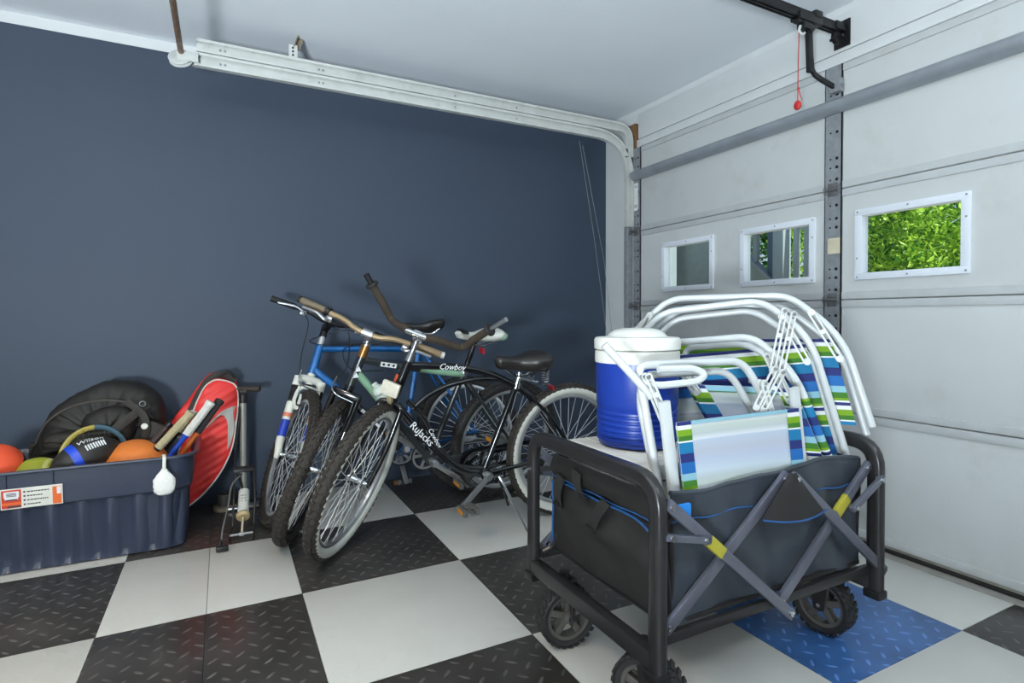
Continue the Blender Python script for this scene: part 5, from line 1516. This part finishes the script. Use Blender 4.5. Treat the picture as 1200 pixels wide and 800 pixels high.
handle('racket with white grip and bright blue shaft in the tub', (-0.058, 2.95, 0.603), (-0.216, 2.945, 0.382), 0.0185, M_gw, M_fork_w, M_bl, 0.165)
handle('racket with black ribbed grip and orange shaft at the right of the tub', (-0.020, 3.00, 0.603), (-0.152, 3.00, 0.405), 0.0175, M_gk, M_gk, M_or, 0.165)
handle('racket with short dark brown handle, leftmost of the handles in the tub', (-0.226, 3.00, 0.512), (-0.300, 3.00, 0.425), 0.013, mat('brown_grip', (58, 46, 40), 0.6), M_black_plas, M_black_plas, 0.10)
handle('racket with pale narrow grip tucked behind the white one in the tub', (-0.130, 3.06, 0.548), (-0.215, 3.06, 0.43), 0.0135, mat('cream_grip', (196, 186, 150), 0.7), M_gw, M_black_plas, 0.10)
# fuzzy white tag over the rim
tg = thing('wash_mitt', 'white fuzzy oval mitt hanging over the front rim of the tub', 'mitt', (-0.226, 2.755, 0.31))
rnd = random.Random(4)
def fuzz(q):
    k = 1 + rnd.uniform(-0.05, 0.07)
    tap = 1.0 if q.z < 0.15 else max(0.2, 1.0 - (q.z - 0.15) * 0.7)
    w = math.sqrt(max(0.0, 1 - abs(q.z) ** 5)) / max(0.05, math.sqrt(max(0.0, 1 - q.z * q.z))) if q.z < 0 else 1.0
    return V((q.x * k * tap * w, q.y * k * tap * w, q.z * k))
MB().ball((-0.226, 2.755, 0.315), (0.014, 0.039, 0.056), 36, 26, fuzz).build('pile', mat('white_fleece', (232, 232, 228), 0.95, var=0.04, vscale=80, bump=0.6, bscale=220), tg, angle=180)
MB().tube(spline([(-0.226, 2.755, 0.365), (-0.225, 2.757, 0.405), (-0.227, 2.775, 0.420), (-0.235, 2.815, 0.412)], 5), 0.007, 8, flat=0.5).build('strap', M_fork_w, tg)

# ------------------------------------------------------------------ black backpack behind the tub
M_pack = mat('backpack_nylon', (31, 29, 26), 0.62, var=0.18, vscale=12, bump=0.5, bscale=22)
M_pack2 = mat('backpack_strap', (46, 42, 37), 0.7, var=0.15, vscale=30, bump=0.3, bscale=120)
bp = thing('backpack', 'black backpack slumped in the tub against the navy wall', 'backpack', (-0.50, 3.20, 0.30))
outl = [(-0.775, 0.30), (-0.768, 0.40), (-0.742, 0.47), (-0.708, 0.555), (-0.688, 0.592), (-0.640, 0.630), (-0.572, 0.672), (-0.500, 0.700), (-0.430, 0.702), (-0.360, 0.684), (-0.300, 0.640), (-0.268, 0.585), (-0.256, 0.51), (-0.262, 0.42), (-0.275, 0.30)]
def loft_bag(outl, y0, y1, bulge, m, nm, par, cx, cz, lump=0.006, seed=1):
    mb = MB(); N = len(outl)
    sm = spline([(x, 0, z) for x, z in outl], 4); N = len(sm)
    lay = []
    for sc, y in ((0.0, y1), (0.55, y1 + 0.0), (0.86, y1 - 0.012), (0.975, y1 - 0.04), (1.0, (y0 + y1) / 2), (0.985, y0 + 0.045), (0.90, y0 + 0.014), (0.72, y0 + 0.002), (0.5, y0 - bulge * 0.6), (0.25, y0 - bulge), (0.0, y0 - bulge * 1.05)):
        ring = []
        for i, p in enumerate(sm):
            f_ = lump * (math.sin(i * 0.9 + y * 60 + seed) + math.sin(i * 2.3 + y * 31))
            ring.append(mb.vert((cx + (p.x - cx) * sc, y + f_ * (0.6 if y < (y0 + y1) / 2 else 0), cz + (p.z - cz) * sc + f_ * 0.3 * sc)))
        lay.append(ring)
    for A, B in zip(lay, lay[1:]):
        for k in range(N - 1): mb.face([A[k], A[k + 1], B[k + 1], B[k]])
        mb.face([A[N - 1], A[0], B[0], B[N - 1]])
    bmesh.ops.remove_doubles(mb.bm, verts=list(mb.bm.verts), dist=0.0006)
    return mb.build(nm, m, par, angle=70)
loft_bag(outl, 3.135, 3.385, 0.012, M_pack, 'body', bp, -0.50, 0.46, 0.007)
loft_bag([(-0.56, 0.43), (-0.575, 0.50), (-0.55, 0.565), (-0.47, 0.600), (-0.40, 0.59), (-0.36, 0.55), (-0.37, 0.47), (-0.39, 0.43)], 3.075, 3.15, 0.012, M_pack, 'front_pocket', bp, -0.465, 0.50, 0.006, 3)
loft_bag([(-0.70, 0.425), (-0.705, 0.470), (-0.66, 0.495), (-0.58, 0.500), (-0.53, 0.485), (-0.52, 0.45), (-0.56, 0.425)], 3.060, 3.13, 0.014, M_pack2, 'side_pocket', bp, -0.61, 0.46, 0.006, 5)
MB().tube(spline([(-0.735, 3.12, 0.45), (-0.69, 3.105, 0.545), (-0.60, 3.10, 0.610), (-0.48, 3.10, 0.630), (-0.36, 3.105, 0.600), (-0.30, 3.12, 0.53)], 6), 0.0042, 6).build('zip', mat('zip_dark', (78, 72, 64), 0.4, 0.3), bp)
MB().tube(spline([(-0.52, 3.07, 0.455), (-0.44, 3.06, 0.50), (-0.36, 3.075, 0.565), (-0.315, 3.11, 0.60)], 6), 0.020, 8, flat=0.22, up=(0, -1, 0)).build('compression_strap', M_pack2, bp)
MB().tube(spline([(-0.33, 3.08, 0.43), (-0.318, 3.065, 0.50), (-0.335, 3.07, 0.56), (-0.40, 3.10, 0.62)], 6), 0.016, 8, flat=0.25, up=(0, -1, 0)).build('compression_strap', M_pack2, bp)
MB().tube(spline([(-0.760, 3.225, 0.30), (-0.762, 3.222, 0.385), (-0.760, 3.230, 0.432), (-0.757, 3.262, 0.418)], 5), 0.020, 8, flat=0.25, up=(0, -1, 0)).build('shoulder_strap', M_pack2, bp)
MB().box((-0.290, 3.085, 0.470), (0.075, 0.02, 0.085), Matrix.Rotation(0.5, 3, 'Y'), bev=0.008).build('mesh_tab', M_pack2, bp)
MB().lathe([(0.0, -0.004), (0.013, -0.003), (0.014, 0.0), (0.009, 0.0025), (0.008, 0.001), (0, 0.001)], (-0.325, 3.052, 0.505), (0, -1, 0.1), 16).build('cord_toggle', M_fork_w, bp)
MB().lathe([(0.011, -0.002), (0.014, 0), (0.011, 0.002), (0.009, 0)], (-0.335, 3.085, 0.605), (0.2, -1, 0.2), 14, closed=True).build('zip_ring', M_alu, bp)

# ------------------------------------------------------------------ red racket bag leaning on the wall
M_bagr = NT('red_quilted_nylon')
_vec = M_bagr.coord(rotz=0)
_mp = M_bagr.n('ShaderNodeMapping'); _mp.inputs['Rotation'].default_value = (0, math.radians(28), 0); M_bagr.l(_vec, _mp.inputs[0])
_wv = M_bagr.n('ShaderNodeTexWave'); _wv.bands_direction = 'Z'; _wv.inputs['Scale'].default_value = 9; _wv.inputs['Distortion'].default_value = 0.6; M_bagr.l(_mp.outputs[0], _wv.inputs['Vector'])
M_bagr.l(M_bagr.ramp(M_bagr.noise(_vec, 8), [(0.3, s2l((224, 46, 42))), (0.7, s2l((242, 62, 56)))]), M_bagr.b.inputs['Base Color'])
M_bagr.b.inputs['Roughness'].default_value = 0.5
M_bagr.bump(_wv.outputs['Fac'], 0.5, 0.006)
M_bagred = M_bagr.m
bg = thing('racket_bag', 'red quilted racket bag with silver swoosh and white piping leaning on the navy wall', 'racket bag', (-0.05, 3.25, 0.0))
face = [(-0.050, 0.682), (-0.024, 0.686), (0.028, 0.672), (0.062, 0.640), (0.068, 0.551), (0.055, 0.439), (0.036, 0.329), (-0.012, 0.224), (-0.078, 0.137), (-0.145, 0.080), (-0.200, 0.055), (-0.235, 0.085), (-0.235, 0.200), (-0.205, 0.330), (-0.165, 0.460), (-0.118, 0.590), (-0.085, 0.655)]
def fy(z): return 3.24 + (z - 0.4) * 0.172
fcs = spline([(x, 0, z) for x, z in face + face[:1]], 4)[:-1]
cxb, czb = -0.06, 0.38
mb = MB(); lay = []
for sc, dy in ((0.0, 0.055), (0.6, 0.055), (0.94, 0.05), (1.0, 0.03), (1.0, 0.0), (0.975, -0.010), (0.90, -0.020), (0.7, -0.027), (0.4, -0.030), (0.0, -0.031)):
    lay.append([mb.vert((cxb + (p.x - cxb) * sc, min(fy(p.z) * sc + fy(czb) * (1 - sc) + dy, 3.400), czb + (p.z - czb) * sc)) for p in fcs])
N = len(fcs)
for A, B in zip(lay, lay[1:]):
    for k in range(N): mb.face([A[k], A[(k + 1) % N], B[(k + 1) % N], B[k]])
bmesh.ops.remove_doubles(mb.bm, verts=list(mb.bm.verts), dist=0.0006)
mb.build('front_pocket', M_bagred, bg, angle=60)
MB().tube([(cxb + (p.x - cxb) * 0.985, fy(p.z) - 0.010, czb + (p.z - czb) * 0.985) for p in fcs], 0.0042, 8, closed=True).build('piping', mat('silver_piping', (206, 200, 194), 0.45), bg)
# main compartment behind, red gusset with black zip band
g2 = [(-0.010, 0.712), (0.045, 0.690), (0.066, 0.640), (0.060, 0.540), (0.020, 0.330), (-0.090, 0.130), (-0.200, 0.045), (-0.285, 0.060), (-0.300, 0.200), (-0.285, 0.345), (-0.262, 0.440), (-0.222, 0.500), (-0.160, 0.585), (-0.100, 0.672), (-0.060, 0.708)]
gs = spline([(x, 0, z) for x, z in g2 + g2[:1]], 4)[:-1]
mb = MB(); lay = []
for sc, dy in ((0.0, 0.115), (0.9, 0.115), (1.0, 0.095), (1.0, 0.060), (0.93, 0.045), (0.0, 0.045)):
    lay.append([mb.vert((-0.10 + (p.x + 0.10) * sc, min(fy(p.z) + dy, 3.404), 0.38 + (p.z - 0.38) * sc)) for p in gs])
N = len(gs)
for A, B in zip(lay, lay[1:]):
    for k in range(N): mb.face([A[k], A[(k + 1) % N], B[(k + 1) % N], B[k]])
bmesh.ops.remove_doubles(mb.bm, verts=list(mb.bm.verts), dist=0.0006)
mb.build('main_pocket', M_bagred, bg, angle=60)
MB().tube(spline([(0.058, fy(0.66) + 0.02, 0.668), (0.010, fy(0.69) + 0.02, 0.702), (-0.055, fy(0.68) + 0.02, 0.692), (-0.108, fy(0.60) + 0.02, 0.618), (-0.160, fy(0.5) + 0.015, 0.500), (-0.20, fy(0.4) + 0.01, 0.40)], 6), 0.019, 8, flat=0.5, up=(0, -1, 0)).build('black_zip_band', M_pack2, bg)
MB().tube(spline([(-0.02, fy(0.69), 0.700), (0.02, fy(0.70) - 0.01, 0.722), (0.05, fy(0.69), 0.690)], 5), 0.006, 8).build('hang_loop', M_black_rub, bg)
sw = [(-0.091, 0.439), (-0.066, 0.470), (-0.041, 0.496), (-0.012, 0.520), (0.014, 0.535), (0.040, 0.543), (0.060, 0.545), (0.058, 0.505), (0.054, 0.469), (0.046, 0.425), (0.036, 0.380), (0.026, 0.350), (0.012, 0.325), (0.016, 0.370), (0.017, 0.416), (0.017, 0.450), (0.012, 0.479), (-0.001, 0.500), (-0.014, 0.505), (-0.028, 0.497), (-0.044, 0.480), (-0.066, 0.460)]
def bag_y(x, z):
    dx, dz = (x - cxb), (z - czb)
    # radial fraction toward the outline
    best = min(fcs, key=lambda p: abs(math.atan2(p.z - czb, p.x - cxb) - math.atan2(dz, dx)))
    s = math.hypot(dx, dz) / math.hypot(best.x - cxb, best.z - czb)
    prof = [(0.0, -0.031), (0.4, -0.030), (0.7, -0.027), (0.90, -0.020), (0.975, -0.010), (1.0, 0.0)]
    for (a, ya), (b_, yb) in zip(prof, prof[1:]):
        if s <= b_: d = ya + (yb - ya) * (s - a) / (b_ - a); break
    else: d = 0.0
    return fy(z) + d
mb = MB()
mid = len(sw)
fvs = [mb.vert((x, bag_y(x, z) - 0.004, z)) for x, z in sw]
bvs = [mb.vert((x, bag_y(x, z) + 0.002, z)) for x, z in sw]
for k in range(mid): mb.face([fvs[k], fvs[(k + 1) % mid], bvs[(k + 1) % mid], bvs[k]])
f1 = mb.face(fvs); bmesh.ops.triangulate(mb.bm, faces=[f1])
mb.build('swoosh', mat('silver_print', (186, 182, 176), 0.4, 0.2), bg, smooth=False)

# ------------------------------------------------------------------ floor pump
pu = thing('floor_pump', 'tall grey floor pump with black T-handle standing by the navy wall', 'pump', (0.088, 3.26, 0))
M_pump = mat('pump_grey', (150, 150, 142), 0.4, 0.3, var=0.08)
MB().cyl((0.088, 3.26, 0.03), (0.090, 3.262, 0.56), 0.0165, 16).build('barrel', M_pump, pu)
MB().cyl((0.090, 3.262, 0.555), (0.090, 3.262, 0.605), 0.021, 14, bev=0.003).build('top_cap', M_black_plas, pu)
MB().cyl((0.090, 3.262, 0.60), (0.090, 3.262, 0.622), 0.007, 8).build('piston_rod', M_chrome, pu)
b = MB(); b.cyl((0.055, 3.285, 0.628), (0.172, 3.235, 0.628), 0.0155, 12, bev=0.004); b.cyl((0.075, 3.262, 0.615), (0.105, 3.262, 0.615), 0.017, 10); b.build('handle', mat('handle_brown', (52, 44, 38), 0.6), pu)
b = MB(); b.box((0.088, 3.26, 0.012), (0.15, 0.07, 0.012), bev=0.005); b.cyl((0.088, 3.26, 0.012), (0.088, 3.26, 0.05), 0.026, 16, 0.021); b.build('foot_plate', M_alu, pu)
MB().tube(spline([(0.10, 3.24, 0.05), (0.05, 3.22, 0.25), (0.068, 3.235, 0.45), (0.072, 3.242, 0.54)], 6), 0.0045, 8).build('hose', M_black_rub, pu)
# ------------------------------------------------------------------ foot pump
fpm = thing('foot_pump', 'small foot pump with black pedal, wire frame and pale round cylinder end', 'foot pump', (0.07, 2.87, 0))
M_wire = mat('pump_frame_wire', (58, 56, 52), 0.4, 0.6)
b = MB(); b.box((0.083, 2.93, 0.285), (0.090, 0.060, 0.016), bev=0.004)
for k in range(4): b.box((0.083, 2.912 + 0.012 * k, 0.294), (0.078, 0.005, 0.004))
b.build('pedal', M_black_plas, fpm)
for sx in (-1, 1):
    b = MB(); b.tube(fillet([(0.083 + sx * 0.040, 2.93, 0.280), (0.083 + sx * 0.046, 2.93, 0.16), (0.075 + sx * 0.044, 2.86, 0.045)], 0.03, 4), 0.0048, 6); b.build('pedal_arm', M_wire, fpm)
    b = MB(); b.tube(fillet([(0.083 + sx * 0.045, 2.99, 0.040), (0.075 + sx * 0.044, 2.86, 0.045), (0.066 + sx * 0.050, 2.765, 0.010), (0.066 + sx * 0.040, 2.755, 0.006)], 0.015, 4), 0.0042, 6); b.build('base_wire', M_wire, fpm)
b = MB(); b.tube([(0.018, 2.785, 0.030), (0.112, 2.785, 0.030)], 0.0052, 8); b.box((0.066, 2.785, 0.030), (0.02, 0.014, 0.016), bev=0.003); b.build('cross_bar', M_alu, fpm)
MB().cyl((0.083, 2.985, 0.165), (0.076, 2.885, 0.092), 0.0245, 18).build('cylinder', mat('pump_label_white', (206, 206, 198), 0.4, var=0.08, vscale=40), fpm)
MB().lathe([(0.0, -0.004), (0.026, -0.003), (0.030, 0.003), (0.030, 0.014), (0.025, 0.018)], (0.0745, 2.866, 0.078), (0.055, 0.80, 0.58), 22).build('cylinder_end', mat('pump_end_tan', (188, 166, 122), 0.5, var=0.08), fpm)
MB().cyl((0.0745, 2.866, 0.078), (0.066, 2.787, 0.030), 0.0048, 8).build('piston_rod', mat('pump_rod_cream', (206, 196, 170), 0.4), fpm)
b = MB()
for k in range(3): b.box((0.0795, 2.915 + 0.012 * k, 0.1405 + 0.009 * k), (0.022, 0.003, 0.005), Matrix.Rotation(0.63, 3, 'X'))
b.build('fine_print', M_steel_dark, fpm, smooth=False, kind='stuff')
b = MB(); b.tube(spline([(0.075, 2.95, 0.26), (0.030, 2.91, 0.220), (0.012, 2.84, 0.14), (-0.008, 2.75, 0.085), (-0.017, 2.71, 0.02)], 7), 0.0040, 8); b.build('hose', mat('hose_grey', (96, 96, 94), 0.5), fpm)
b = MB(); b.box((-0.012, 2.690, 0.014), (0.048, 0.026, 0.022), bev=0.006); b.cyl((-0.020, 2.700, 0.014), (-0.020, 2.702, 0.046), 0.010, 10); b.build('valve_chuck', M_black_plas, fpm)
# low dark canister by the pump base
cn = thing('canister', 'small dark round canister on a wide base beside the floor pump', 'canister', (0.0, 3.28, 0))
MB().lathe([(0.050, 0), (0.056, 0.004), (0.056, 0.022), (0.048, 0.026)], (0.0, 3.28, 0.0), (0, 0, 1), 24).build('base', mat('canister_tan', (112, 98, 82), 0.6, var=0.12), cn)
MB().lathe([(0.036, 0.026), (0.037, 0.030), (0.037, 0.078), (0.032, 0.084), (0, 0.085)], (0.0, 3.28, 0.0), (0, 0, 1), 24).build('body', mat('canister_dark', (60, 56, 50), 0.5, var=0.12), cn)
